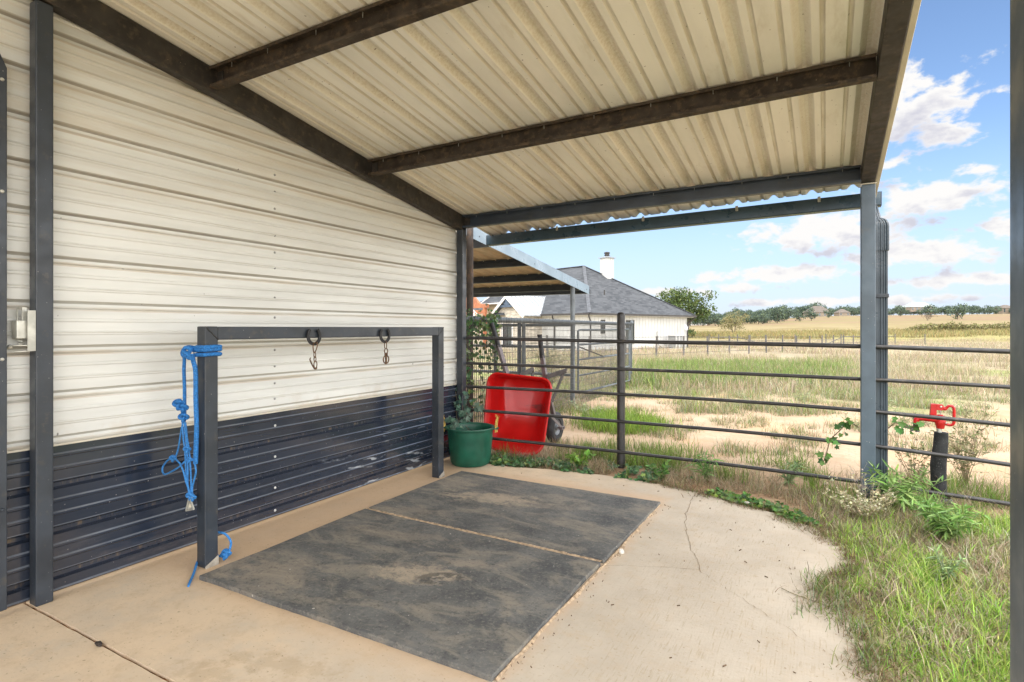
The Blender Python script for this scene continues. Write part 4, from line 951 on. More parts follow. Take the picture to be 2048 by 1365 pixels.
# long dry stalks lying through the lawn
n = 3200; X = RNG.uniform(.2,2.2,n); Y = RNG.uniform(1.0,5.2,n); kp = X > edge_x(Y)+.12; X, Y = X[kp], Y[kp]; n = len(X)
blades('dry_stalks', X, Y, RNG.uniform(.12,.27,n), RNG.uniform(.0018,.0034,n), palette(n, [STRAW, DRY, (.55,.49,.35)], [4,3,2]), 1.25, 'long straw coloured stalks lying through the lawn')

# strip along the fence: dry thatch with some green
def strip(n, fx, cols, wts, h0, h1, w0, w1, ln, name, label, thr=-.1, sc=2.0, seed=0):
    X, Y = [], []
    while len(X) < n:
        x, y = fx()
        if n2(x, y, sc, seed)+.5*n2(x, y, sc*3.3, seed+3) < thr: continue
        if -3.43 < x < .24 and y < np.interp(x, [p[0] for p in EDGE[:11]], [p[1] for p in EDGE[:11]])+.02: continue
        X.append(x); Y.append(y)
    X, Y = np.array(X), np.array(Y); m = len(X)
    return blades(name, X, Y, RNG.uniform(h0,h1,m), RNG.uniform(w0,w1,m), palette(m, cols, wts), ln, label)
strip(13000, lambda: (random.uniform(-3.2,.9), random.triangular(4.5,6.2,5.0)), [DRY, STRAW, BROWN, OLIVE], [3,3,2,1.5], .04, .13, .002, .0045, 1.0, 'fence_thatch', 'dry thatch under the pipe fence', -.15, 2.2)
strip(5200, lambda: (random.uniform(-3.0,1.4), random.triangular(4.8,6.5,5.3)), [GREEN, GREEN2, OLIVE], [3,3,2], .06, .20, .003, .006, .6, 'fence_green_grass', 'green grass tufts under the pipe fence', .12, 1.7, 5)
strip(7000, lambda: (random.uniform(.3,2.4), random.uniform(4.9,6.3)), [DRY, STRAW, OLIVE], [4,3,2], .05, .20, .002, .004, 1.0, 'hydrant_grass', 'dry matted grass round the hydrant', -.3, 1.5, 8)

# pasture: tufts, thinning to sand in the middle distance
def tufts(nt, per, wr, th, cols, wts, h, wd, name, label, thr, sc, seed, spread=.12, lean=.5, pw=1.0):
    X, Y = [], []; tries = 0
    while len(X) < nt*per and tries < nt*60:
        tries += 1
        w = wr[0]+(wr[1]-wr[0])*random.random()**pw; r = w*random.uniform(*th); x, y = RF(r, w)
        if n2(x, y, sc, seed)+.5*n2(x, y, sc*3.1, seed+2) < thr: continue
        if y < 5.6 and -3.5 < x < .4: continue
        if x < -4 and y < 5: continue
        m = max(3, int(per*random.uniform(.5,1.5))); s = spread*random.uniform(.5,1.5)
        X += list(np.random.default_rng(tries+seed*7919).normal(x, s, m)); Y += list(np.random.default_rng(tries+seed*7919+1).normal(y, s, m))
    X, Y = np.array(X), np.array(Y); m = len(X)
    ht = RNG.uniform(h[0],h[1],m)
    return blades(name, X, Y, ht, RNG.uniform(wd[0],wd[1],m), palette(m, cols, wts), lean, label)
tufts(1700, 18, (5.9,12.5), (-.12,.95), [OLIVE, DRY, GREYG, GREEN, BROWN], [3,3,2,1.6,1.5], (.04,.14), (.003,.006), 'sand_tufts', 'sparse low tufts on the pale sand', .08, 1.3, 21, .055, .75)
tufts(700, 24, (9,15), (-.05,.95), [OLIVE, DRY, GREEN2, STRAW, GREYG], [3,3,2,2,2], (.07,.22), (.005,.009), 'pasture_tufts', 'low dry and green tufts on the pasture', .12, .55, 31, .12, .7)
tufts(80, 46, (7.3,8.6), (.14,.26), [GREEN2, (.26,.36,.06), GREEN], [4,4,2], (.08,.24), (.005,.009), 'bright_grass', 'bright green grass at the foot of the mesh fence', -.25, .8, 37, .13, .6)
tufts(800, 40, (13,23), (.19,.60), [(.17,.25,.055), (.24,.31,.09), OLIVE, (.10,.17,.04), DRY], [3,3,3,2,1.5], (.12,.42), (.008,.016), 'green_weeds', 'belt of tall bright green weeds across the pasture', -.12, .38, 41, .25, .55)
tufts(1900, 24, (12,32), (-.1,.95), [STRAW, DRY, OLIVE, (.40,.33,.25)], [4,3,2,2], (.14,.38), (.007,.014), 'dry_pasture', 'dry straw coloured pasture grass', -.10, .3, 51, .28, .6)
tufts(2300, 16, (28,75), (-.05,.93), [STRAW, DRY, (.45,.36,.26), OLIVE], [4,3,2.4,1], (.20,.45), (.014,.03), 'far_pasture', 'pale dry grass of the far pasture', -.1, .12, 61, .5, .6, .8)
tufts(1500, 14, (84,118), (.22,.93), [(.26,.225,.085), (.32,.265,.115), (.20,.20,.075), (.34,.275,.13)], [3,3,2,3], (.4,.9), (.04,.08), 'tall_field_grass', 'tall golden grass at the edge of the hay field', -.15, .06, 71, .9, .35)

# ------------------------------------------------------------------ leafy plants
IVY = [(0,0),(.22,-.10),(.50,.08),(.36,.30),(.52,.62),(.24,.62),(0,1.0),(-.24,.62),(-.52,.62),(-.36,.30),(-.50,.08),(-.22,-.10)]
LANCE = [(0,0),(.07,.25),(.085,.5),(.05,.78),(0,1),(-.05,.78),(-.085,.5),(-.07,.25)]
OVAL = [(0,0),(.25,.2),(.32,.5),(.2,.82),(0,1),(-.2,.82),(-.32,.5),(-.25,.2)]
def leaves(P, D, UP, S, C, shape, fold=.18):
    """P base points, D pointing dirs, UP rough normals -> vertices, faces, colours"""
    P, D, UP = np.asarray(P, float), np.asarray(D, float), np.asarray(UP, float); n = len(P); T = np.array(shape); k = len(T)
    D /= np.linalg.norm(D, axis=1)[:,None]+1e-9; Sd = np.cross(D, UP); Sd /= np.linalg.norm(Sd, axis=1)[:,None]+1e-9; Nn = np.cross(Sd, D)
    S = np.asarray(S)[:,None,None]
    V = P[:,None,:]+S*(T[None,:,0:1]*Sd[:,None,:]+T[None,:,1:2]*D[:,None,:]+(np.abs(T[None,:,0:1])*fold-.15*T[None,:,1:2]**2)*Nn[:,None,:])
    half = list(range(0, k//2+1)); F = []
    right = half; left = [0]+list(range(k//2, k))
    return V.reshape(-1,3), [right, left], k, np.repeat(np.asarray(C)[:,None,:], k, 1).reshape(-1,3)
class Plant:
    def __init__(s): s.v = []; s.f = []; s.c = []
    def leaf(s, P, D, UP, S, C, shape, fold=.18):
        if not len(P): return
        V, fs, k, c = leaves(P, D, UP, S, C, shape, fold); b = len(s.v); n = len(P)
        s.v += [tuple(q) for q in V]; s.c += [tuple(q) for q in c]
        for i in range(n):
            for f in fs: s.f.append(tuple(b+i*k+j for j in f))
    def stem(s, pts, r, col, n=4):
        g = G(); g.tube(pts, r, n, caps=False); b = len(s.v); s.v += [tuple(q) for q in g.v]; s.c += [col]*len(g.v); s.f += [tuple(i+b for i in f) for f in g.f]
    def build(s, name, mat, parent=None, origin=(0,0,0)):
        me = bpy.data.meshes.new(name); o3 = Vector(origin); me.from_pydata([Vector(p)-o3 for p in s.v], [], s.f)
        a = me.color_attributes.new('Col', 'FLOAT_COLOR', 'POINT'); c4 = np.ones((len(s.v),4), np.float32); c4[:,:3] = np.array(s.c); a.data.foreach_set('color', c4.ravel())
        me.materials.append(mat); o = bpy.data.objects.new(name, me); COL.objects.link(o); o.location = o3
        if parent is not None: attach(o, parent)
        return o
def rnd_dir(n, zb=.0):
    d = RNG.normal(0, 1, (n,3)); d[:,2] += zb; return d/np.linalg.norm(d, axis=1)[:,None]
# ivy hanging through the wire mesh
iv = thing('ivy', 'climbing ivy hanging in the wire mesh beside the corner post', 'ivy', (-3.5, 5.3, 0)); p = Plant(); st = Plant()
for q in range(15):
    s0 = random.uniform(.03,.85) if q > 4 else random.uniform(.35,.85); z = 1.47+random.uniform(-.05,.05); zend = random.uniform(.75,1.15) if s0 > .5 else random.uniform(.15,.8); pts = []
    s1 = s0
    while z > zend:
        x, y = mfp(max(.0,s1)); pts.append((x+random.uniform(.02,.07), y-.02, z)); z -= .045; s1 += random.gauss(0,.022)
    if len(pts) < 3: continue
    st.stem(pts, .0028, (.16,.12,.07))
    for a in pts:
        m = random.choice((1,1,2)); P = np.array([a]*m)+RNG.normal(0,.028,(m,3)); D = np.stack([RNG.normal(0,.6,m), RNG.normal(-.2,.6,m), RNG.normal(-.7,.4,m)],1)
        p.leaf(P, D, np.tile([.45,-.8,.35],(m,1))+RNG.normal(0,.35,(m,3)), RNG.uniform(.028,.055,m), palette(m, [(.055,.12,.05),(.10,.18,.07),(.22,.26,.15),(.14,.20,.06)], [4,3,1.3,2]), IVY)
m = 170; ss = RNG.uniform(.05,.92,m); P = np.array([(*mfp(s_), 0) for s_ in ss]); P[:,2] = RNG.normal(1.40,.075,m); P[:,0] += RNG.uniform(-.03,.06,m); P[:,1] -= .02
p.leaf(P, np.stack([RNG.normal(0,.6,m),RNG.normal(-.2,.6,m),RNG.normal(-.5,.5,m)],1), np.tile([.45,-.8,.35],(m,1))+RNG.normal(0,.4,(m,3)), RNG.uniform(.028,.052,m), palette(m, [(.055,.12,.05),(.10,.18,.07),(.24,.28,.16),(.16,.22,.06)], [4,3,1.3,2.4]), IVY)
p.build('leaves', m_ivy, iv); st.build('stem', m_leaf, iv)
# ivy climbing the corner behind the tub
iv = thing('ivy', 'greyish ivy sprig climbing the dark wall corner out of the green tub', 'ivy', (-3.3, 4.85, .3)); p = Plant(); st = Plant()
for q, (x0, z1) in enumerate(((-3.36,.80),(-3.25,.66),(-3.31,.62),(-3.18,.55),(-3.28,.45))):
    pts = [(x0-.02+.05*math.sin(k*.6+q), 4.80+.05*math.sin(k+q)*.5+.08*(k/8), .30+(z1-.30)*k/8) for k in range(9)]
    st.stem(pts, .003, (.14,.12,.08))
    for a in pts:
        m = random.choice((1,2,2)); P = np.array([a]*m)+RNG.normal(0,.03,(m,3)); P[:,1] = np.minimum(P[:,1], 4.885)
        p.leaf(P, np.stack([RNG.normal(0,.6,m),RNG.normal(-.25,.4,m),RNG.normal(-.4,.5,m)],1), np.tile([.35,-.85,.4],(m,1))+RNG.normal(0,.3,(m,3)), RNG.uniform(.04,.075,m), palette(m, [(.07,.14,.10),(.11,.19,.14),(.17,.25,.19)], [3,3,2], .15), IVY)
m = 16; P = np.stack([RNG.normal(-3.235,.055,m), RNG.normal(4.60,.06,m), RNG.uniform(.34,.46,m)],1)
p.leaf(P, np.stack([RNG.normal(0,.6,m),RNG.normal(-.3,.4,m),RNG.normal(-.2,.5,m)],1), np.tile([.35,-.7,.6],(m,1))+RNG.normal(0,.3,(m,3)), RNG.uniform(.04,.07,m), palette(m, [(.07,.14,.10),(.13,.21,.15),(.18,.26,.2)], [3,3,2], .15), IVY)
p.build('leaves', m_ivy, iv); st.build('stem', m_leaf, iv)
# ivy and ground cover along the pad edge
p = Plant(); P, D, U, S = [], [], [], []
ex = [q[0] for q in EDGE[:11]]; ey = [q[1] for q in EDGE[:11]]
while len(P) < 1900:
    x = random.uniform(-3.05,.05) if random.random() < .8 else random.uniform(-2.5,-1.1); e = float(np.interp(x, ex, ey)); off = random.triangular(-.03,.42,.03) if x < -.9 else random.triangular(-.04,.22,.0)
    y = e+off
    if n2(x, y, 2.3, 12)+.6*n2(x, y, 7, 2) < (-.12 if x < -1 else .16): continue
    P.append((x, y, max(ground_z(x,y),-.012)+random.uniform(.008,.05)*(1 if off > .03 else .6))); D.append((random.gauss(0,1), random.gauss(-.5,.8), random.gauss(-.1,.35))); U.append((random.gauss(0,.4), random.gauss(-.35,.35), 1)); S.append(random.uniform(.022,.046))
n = len(P); Pn = np.array(P); cc = palette(n, [(.045,.115,.045),(.08,.17,.06),(.12,.20,.10),(.19,.27,.08)], [4,4,1.8,1.4]); cc[(Pn[:,0] > -1.1)] *= np.array([1.1,1.15,.6])
p.leaf(P, D, U, S, cc, IVY); tag(p.build('ground_ivy', m_ivy), 'dark ivy creeping along the curved edge of the concrete', kind='stuff')
# ivy twig poking out beside the eave post
def sprig(name, label, pts, nl, s, shape, cols, wts, cat='plant', sr=.004):
    t = thing(name, label, cat, pts[0]); p = Plant(); st = Plant()
    st.stem(pts, sr, (.15,.12,.07)); 
    pa = np.array(pts)
    for k in range(nl):
        u = random.uniform(.15,1)*(len(pts)-1); i = min(int(u), len(pts)-2); q = pa[i]+(pa[i+1]-pa[i])*(u-i)
        p.leaf([q+RNG.normal(0,.02,3)], [(random.gauss(0,.7), random.gauss(-.3,.5), random.gauss(-.3,.5))], [(random.gauss(0,.4),-.8,.5)], [random.uniform(*s)], palette(1, cols, wts), shape)
    p.build('leaves', m_ivy, t); st.build('stem', m_leaf, t); return t
sprig('ivy', 'ivy twig hanging on the rails just left of the blue eave post', [(.23,5.27,.55),(.16,5.25,.60),(.10,5.23,.52),(.03,5.22,.44),(.0,5.22,.30),(-.03,5.22,.22)], 24, (.035,.06), IVY, [(.05,.13,.03),(.09,.19,.04)], [1,1], 'ivy')
sprig('ivy', 'ivy twig reaching from the downspout towards the hydrant spout', [(.43,5.33,.55),(.48,5.33,.60),(.53,5.33,.58),(.58,5.33,.565),(.62,5.32,.60)], 14, (.035,.06), IVY, [(.06,.16,.03),(.10,.22,.05)], [1,1], 'ivy')
# weeds
def weed(name, label, c, h, spread, ns, nl, s, shape, cols, wts, stemcol, droop=.3, cat='weed', up=.6, sr=.004, sub=0, group=None):
    t = thing(name, label, cat, (c[0], c[1], ground_z(*c)), group); p = Plant(); st = Plant(); z0 = ground_z(*c)
    for k in range(ns):
        a = random.uniform(0, 2*PI); hh = h*random.uniform(.6,1.05); sp = spread*random.uniform(.3,1); pts = []
        for i in range(7):
            u = i/6; pts.append((c[0]+math.cos(a)*sp*(u**1.25)+random.gauss(0,.012)*h*2*u, c[1]+math.sin(a)*sp*(u**1.25)+random.gauss(0,.012)*h*2*u, z0+hh*(u-droop*u*u*.5)/(1-droop*.5)))
        st.stem(pts, [sr*(1-.12*i) for i in range(7)], stemcol); pa = np.array(pts)
        runs = [pa]
        for b2 in range(sub):
            i = random.randint(2,5); q = pa[i]; d = np.array([random.gauss(0,1), random.gauss(0,1), random.uniform(.2,1)]); d /= np.linalg.norm(d); L = h*random.uniform(.12,.3)
            r = np.array([q+d*L*u+np.array([0,0,-.03*L*u*u]) for u in (0,.33,.66,1)]); st.stem([tuple(v) for v in r], sr*.5, stemcol, 3); runs.append(r)
        tot = nl
        for j in range(tot):
            r = random.choice(runs); u = random.uniform(.12,1)*(len(r)-1); i = min(int(u), len(r)-2); q = r[i]+(r[i+1]-r[i])*(u-i)
            d = np.array([random.gauss(0,1), random.gauss(0,1), random.gauss(up-.3,.5)])
            p.leaf([q], [d], [(random.gauss(0,.5), random.gauss(0,.5), 1)], [random.uniform(*s)], palette(1, cols, wts), shape)
    p.build('leaves', m_leaf, t); st.build('stem', m_leaf, t); return t
AM = [(.14,.27,.06),(.22,.36,.10),(.30,.43,.15)]
weed('weed', 'leafy green weed sprawling at the foot of the downspout', (.50,5.0), .30, .26, 15, 34, (.045,.10), LANCE, AM, [2,3,2], (.2,.28,.12), .4)
weed('weed', 'bushy long-leaved green weed between eave post and hydrant, nearest the lawn', (.66,4.45), .33, .30, 17, 36, (.045,.10), LANCE, AM, [2,3,2], (.2,.28,.12), .45)
weed('weed', 'small pale green weed with drooping leaves in the lawn', (.55,3.70), .18, .11, 7, 18, (.03,.065), LANCE, [(.22,.33,.11),(.32,.42,.2)], [1,1], (.25,.33,.2), .4)
weed('weed', 'small leafy weed deep in the green lawn', (.82,3.12), .2, .14, 6, 11, (.05,.09), LANCE, AM, [1,2,1], (.2,.28,.12), .3)
weed('dry_weed', 'pale dried seedy weed mound in front of the eave post', (.24,4.62), .26, .36, 30, 34, (.010,.022), OVAL, [(.52,.47,.30),(.62,.57,.40),(.36,.34,.18)], [3,3,2], (.42,.35,.22), .35, sr=.0022, sub=4)
weed('dry_weed', 'thin grey twiggy weed standing against the foot of the eave post', (.25,5.02), .30, .10, 6, 8, (.008,.016), OVAL, [(.5,.45,.38)], [1], (.46,.40,.36), .1, sr=.002, sub=5)
SC = [(.24,.24,.12),(.33,.31,.17),(.17,.19,.07)]
weed('scrub_weed', 'tall olive seedy weed right behind the hydrant', (1.02,5.95), .72, .34, 15, 46, (.016,.032), OVAL, SC, [3,2,2], (.28,.22,.13), .1, sr=.003, sub=6)
weed('scrub_weed', 'olive seedy weed between downspout and hydrant sleeve', (.66,5.85), .48, .26, 11, 36, (.014,.030), OVAL, SC, [3,2,2], (.28,.22,.13), .15, sr=.003, sub=5)
weed('scrub_weed', 'greyish low weed at the right picture edge behind the last rail', (1.45,5.9), .33, .26, 12, 26, (.03,.06), LANCE, [(.24,.30,.16),(.34,.38,.24)], [1,1], (.3,.3,.18), .3, sr=.003, sub=2)
weed('weed', 'bright clump of green leaves in the ivy left of the pipe fence post', (-2.08,5.05), .17, .17, 9, 12, (.04,.075), OVAL, [(.17,.32,.05),(.25,.40,.08)], [1,1], (.2,.3,.1), .4)
weed('weed', 'green weed tuft growing over the lowest rail between pipe post and eave post', (-.93,5.22), .27, .17, 9, 14, (.05,.10), LANCE, [(.12,.24,.06),(.18,.32,.09)], [1,1], (.2,.28,.12), .4)
weed('weed', 'broad-leaved weed below the lowest rail, right of the pipe post', (-1.28,5.0), .16, .16, 7, 12, (.035,.06), OVAL, [(.08,.18,.04),(.13,.25,.06)], [1,1], (.15,.22,.1), .3)
weed('weed', 'pale green feathery weed over the lowest rail near the eave post', (-.28,5.4), .22, .24, 11, 16, (.05,.09), LANCE, [(.20,.30,.13),(.28,.37,.18)], [1,1], (.25,.3,.15), .4)
weed('scrub_weed', 'wispy olive bush standing behind the mesh under the far lean-to', RF(.72,11.2), 1.15, .45, 26, 60, (.03,.06), LANCE, [(.28,.29,.14),(.36,.35,.18)], [1,1], (.3,.27,.15), .05, sr=.005, sub=6)
weed('scrub_weed', 'silvery weed mound at the foot of the mesh behind the wheelbarrow wheel', RF(1.12,8.2), .34, .34, 16, 22, (.03,.06), LANCE, [(.28,.33,.20),(.36,.40,.25)], [1,1], (.3,.3,.2), .4, sr=.003)
for i, (r, w) in enumerate(((5.0,13.2),(3.0,13.4),(4.1,9.6),(5.4,10.5),(2.55,11.2),(7.9,11.5),(9.0,14),(6.2,9.3),(7.2,9.0),(5.6,8.0),(4.6,7.4),(6.6,12.8))):
    x, y = RF(r, w); s_ = random.uniform(.8,1.3)
    t = weed('pasture_weed', 'low grey green weed on the open sandy pasture', (x, y), .26*s_, .3*s_, 9, 14, (.04,.08), LANCE, [(.28,.33,.18),(.22,.28,.11),(.36,.37,.22)], [1,1,1], (.3,.3,.18), .4, sr=.003, group='weeds on the sandy pasture')

# ------------------------------------------------------------------ house
C0 = Vector((5.5,40,0)); AV = Vector((.766,.643,0)); BV = Vector((-.643,.766,0))
GZ = -.42
def HP(a, b2, z):
    q = C0+AV*a+BV*b2; x, y = RF(q.x, q.y); return (x, y, z)
def hbox(g, a0, a1, b0, b1, z0, z1): return g.hexa([HP(a0,b0,z0),HP(a1,b0,z0),HP(a1,b1,z0),HP(a0,b1,z0),HP(a0,b0,z1),HP(a1,b0,z1),HP(a1,b1,z1),HP(a0,b1,z1)])
def mat_board():
    m, nt, b = nodes('white board and batten'); n = N(nt); o = n.obj()
    c = n.mix(n.ramp(n.noise(o, .8, 4), .3, .7), (.54,.54,.515), (.60,.595,.57)); n.link(c, b.inputs['Base Color']); b.inputs['Roughness'].default_value = .55; return m
m_board = mat_board()
def mat_shingle():
    m, nt, b = nodes('grey asphalt shingles'); n = N(nt); o = n.obj(); x, y, z = n.xyz(o)
    row = n.math('FRACT', n.math('MULTIPLY', z, 8.5))
    rid = n.math('FLOOR', n.math('MULTIPLY', z, 8.5))
    v = n.new('ShaderNodeCombineXYZ'); n.link(n.math('MULTIPLY', n.math('ADD', n.math('MULTIPLY', x, .9), n.math('MULTIPLY', y, .6)), 3.2), v.inputs[0]); n.link(n.math('MULTIPLY', rid, 3.7), v.inputs[1])
    wn = n.new('ShaderNodeTexWhiteNoise', noise_dimensions='2D'); 
    fl = n.new('ShaderNodeVectorMath', operation='FLOOR'); n.link(v.outputs[0], fl.inputs[0]); n.link(fl.outputs[0], wn.inputs['Vector'])
    c = n.mix(wn.outputs['Value'], (.030,.034,.040), (.075,.080,.088))
    c = n.mix(n.ramp(row, .0, .22, .75, 0), c, (.030,.033,.038))
    c = n.mix(n.ramp(n.noise(o, .7, 4), .4, .7, 0, .4), c, (.085,.09,.097))
    n.link(c, b.inputs['Base Color']); b.inputs['Roughness'].default_value = .9; n.bump(n.math('ADD', row, wn.outputs['Value']), .4, .03, b); return m
m_shingle = mat_shingle()
m_stone = M('white stone', (.50,.45,.37), .85, 0, .3, 2.2, .5, 9, .03, dirt=((.45,.37,.28), .56, 3), stretch=(1,1,3))
m_cedar = M('cedar timber', (.36,.13,.055), .6, 0, .25, 6, stretch=(1,1,.3))
m_white = M('white trim paint', (.66,.65,.63), .45, 0, .05, 3)
m_wmetal = M('white standing seam metal', (.30,.32,.34), .4, .05, .06, 2)
m_bronze = M('bronze gutter', (.045,.040,.036), .45, .2, .2, 4)
m_navy = M('slate blue truss paint', (.055,.085,.13), .5, 0, .15, 4)
m_glass, nt_, b_ = nodes('window glass'); b_.inputs['Base Color'].default_value = (.05,.065,.07,1); b_.inputs['Roughness'].default_value = .05; b_.inputs['Specular IOR Level'].default_value = .9
house = thing('house', 'white board-and-batten house with dark shingle hip roof and stone gable', 'house', HP(6,6,GZ))
EZ = 2.41; LB = 17.
g = G(); hbox(g, 0, 12.4, 0, LB, GZ-.3, EZ+.05)
for k in range(31): hbox(g, .2+k*.4, .245+k*.4, -.022, -.001, GZ, EZ-.02)
for k in range(24): hbox(g, -.022, -.001, .15+k*.4, .195+k*.4, GZ, EZ-.02)
hbox(g, -.03, .10, -.03, -.002, GZ, EZ-.02)
g.build('wall', m_board, house)
g = G(); hbox(g, .02, 12.38, -.015, -.002, GZ-.3, GZ+.18); g.build('foundation', m_stone, house)
ov = .5; rz = EZ+(6.2+ov)*.645
a0, a1, b0, b1 = -ov, 12.4+ov, -ov, LB+ov
R0, R1 = HP(6.2, 6.2, rz), HP(6.2, LB-6.2, rz)
e = [HP(a0,b0,EZ),HP(a1,b0,EZ),HP(a1,b1,EZ),HP(a0,b1,EZ)]; e2 = [HP(a0,b0,EZ-.16),HP(a1,b0,EZ-.16),HP(a1,b1,EZ-.16),HP(a0,b1,EZ-.16)]
g = G(); g.add(e+[R0,R1], [(0,1,4),(1,2,5,4),(2,3,5),(3,0,4,5)]); roof = g.build('hip_roof', m_shingle, house, smooth=False)
g = G(); g.add(e+e2, [(0,4,5,1),(1,5,6,2),(2,6,7,3),(3,7,4,0),(4,7,6,5)]); g.build('soffit', m_white, house)
m_ridge = M('ridge cap shingles', (.085,.09,.10), .9, 0, .25, 4)
g = G()
for pA, pB in ((R0, HP(a0,b0,EZ)), (R0, HP(a1,b0,EZ)), (R0, R1)): g.bar(Vector(pA)+Vector((0,0,.03)), Vector(pB)+Vector((0,0,.03)), .26, .05)
g.build('ridge_cap', m_ridge, roof)
g = G()
for (A_, B_) in (((a0-.06,b0-.06),(a1+.06,b0-.06)), ((a0-.06,b0-.06),(a0-.06,6.0))):
    g.bar(HP(*A_, EZ-.06), HP(*B_, EZ-.06), .11, .13)
gt = g.build('gutter', m_bronze, house)
def dspout(a, b2, wa, wb_, n_='downspout'):
    g = G(); g.tube([HP(a,b2,EZ-.12),HP(a,b2,EZ-.24),HP(wa,wb_,EZ-.62),HP(wa,wb_,EZ-.75),HP(wa,wb_,GZ+.08)], .055, 6); return g.build(n_, m_bronze, gt)
dspout(-.50,-.45,.10,-.08); dspout(12.75,-.50,12.35,-.10); dspout(-.52,3.2,-.08,3.45)
# chimney
g = G(); hbox(g, 7.25, 8.10, 4.45, 5.25, 4.3, 7.40)
for k in range(3): hbox(g, 7.40+k*.26, 7.44+k*.26, 4.43, 4.449, 4.6, 7.38)
for k in range(3): hbox(g, 7.23, 7.249, 4.6+k*.22, 4.64+k*.22, 4.6, 7.38)
ch = g.build('chimney', m_board, roof)
g = G(); hbox(g, 7.12, 8.23, 4.32, 5.38, 7.402, 7.47); hbox(g, 7.35, 8.0, 4.55, 5.15, 7.472, 7.55); g.build('chimney_cap', m_wmetal, ch)
g = G(); q = HP(7.675, 4.85, 0); g.lathe([(.16,7.55),(.16,7.62),(.24,7.64),(.24,7.70),(.20,7.72),(.20,7.80),(.25,7.81),(.25,7.92),(.10,7.97)], (q[0],q[1],0), 16, cap1=True); g.build('flue', m_bronze, ch, smooth=True)
g = G(); q = HP(3.9, 1.9, EZ+(1.9+ov)*.645); g.tube([q, (q[0],q[1],q[2]+.38)], .05, 8); g.build('roof_vent', m_bronze, roof)
# windows on the right-hand wall
def win(a, z0, z1, wd, face='A', bb=0.):
    def Q(u, d, z): return HP(a+u, bb-d, z) if face == 'A' else HP(bb-d, a+u, z)
    def qb(g, u0, u1, d0, d1, z0, z1): return g.hexa([Q(u0,d0,z0),Q(u1,d0,z0),Q(u1,d1,z0),Q(u0,d1,z0),Q(u0,d0,z1),Q(u1,d0,z1),Q(u1,d1,z1),Q(u0,d1,z1)])
    g = G(); h = wd/2
    for u0, u1, y0, y1 in ((-h,-h+.07,z0,z1),(h-.07,h,z0,z1),(-h+.071,h-.071,z0,z0+.07),(-h+.071,h-.071,z1-.07,z1),(-.02,.02,z0+.071,z1-.071),(-h+.071,-.021,(z0+z1)/2-.02,(z0+z1)/2+.02),(.021,h-.071,(z0+z1)/2-.02,(z0+z1)/2+.02)): qb(g, u0, u1, .024, .07, y0, y1)
    f = g.build('window', m_bronze, house)
    g = G(); qb(g, -h+.06, h-.06, .02, .036, z0+.06, z1-.06); g.build('pane', m_glass, f)
    g = G(); qb(g, -h-.14, -h-.003, .024, .05, z0-.1, z1+.1); qb(g, h+.003, h+.14, .024, .05, z0-.1, z1+.1); g.build('window_trim', m_white, f)
win(1.45, .95, 1.95, .50); win(4.6, .15, 1.95, 1.05)
# stone gable porch at the left end
gb0, gw, ga_ = 6.5, 1.75, -2.0
g = G(); PZ0, PE, PK = GZ-.3, 2.52, 3.86
pen_ = [(gb0-gw+.18,PZ0),(gb0+gw-.18,PZ0),(gb0+gw-.18,PE-.05),(gb0,PK-.22),(gb0-gw+.18,PE-.05)]
g.prism(pen_, lambda p: HP(ga_,p[0],p[1]), lambda p: HP(.0,p[0],p[1])); g.build('stone_wall', m_stone, house)
g = G()
for s_ in (-1, 1):
    g.hexa([HP(ga_-.35,gb0,PK),HP(ga_-.35,gb0+s_*(gw+.35),PE-.27),HP(5,gb0+s_*(gw+.35),PE-.27),HP(5,gb0,PK),HP(ga_-.35,gb0,PK+.08),HP(ga_-.35,gb0+s_*(gw+.35),PE-.19),HP(5,gb0+s_*(gw+.35),PE-.19),HP(5,gb0,PK+.08)])
    for k in range(1, 12):
        a = ga_-.35+k*.42; g.bar(HP(a,gb0+s_*.02,PK+.09), HP(a,gb0+s_*(gw+.35),PE-.18), .03, .05)
gr_ = g.build('gable_roof', m_wmetal, house)
g = G()
for s_ in (-1, 1): g.bar(HP(ga_-.37,gb0,PK-.06), HP(ga_-.37,gb0+s_*(gw+.36),PE-.33), .05, .22, (0,0,1))
g.build('rake_board', m_white, gr_)
g = G(); g.bar(HP(ga_-.25,gb0-1.0,3.06), HP(ga_-.25,gb0+1.0,3.06), .1, .2); g.bar(HP(ga_-.25,gb0,3.06), HP(ga_-.25,gb0,3.75), .16, .16)
for s_ in (-1, 1): g.bar(HP(ga_-.25,gb0+s_*.1,3.1), HP(ga_-.25,gb0+s_*.48,3.5), .1, .14); g.bar(HP(ga_-.25,gb0+s_*.05,3.1), HP(ga_-.25,gb0+s_*.2,3.65), .1, .1)
g.build('truss', m_navy, gr_)
win(gb0+.2, .0, 1.7, 1.1, 'B', ga_)
# left wing with cedar porch
g = G(); hbox(g, -1.6, 0, 8.3, 9.8, PZ0, 3.32); hbox(g, -1.2, 0, 9.801, 15, PZ0, 2.9); g.build('wing_wall', M('beige wall', (.50,.44,.32), .6, 0, .08, 2), house)
g = G(); g.hexa([HP(-2.1,7.2,3.30),HP(-2.1,10,3.30),HP(.8,10,5.1),HP(.8,7.2,5.1),HP(-2.1,7.2,3.40),HP(-2.1,10,3.40),HP(.8,10,5.2),HP(.8,7.2,5.2)]); wr_ = g.build('wing_roof', m_shingle, house)
g = G(); g.bar(HP(-2.15,7.2,3.32), HP(-2.15,10.0,3.32), .05, .10); g.bar(HP(-2.15,10.04,3.26), HP(.6,10.04,4.97), .06, .30); g.build('wing_fascia', m_white, wr_)
g = G(); hbox(g, -3.12, -2.88, 8.2, 8.45, GZ, 2.96); g.build('cedar_post', m_cedar, house)
g = G(); hbox(g, -3.15, -2.85, 8.0, 13, 2.962, 3.26); g.build('cedar_beam', m_cedar, house)
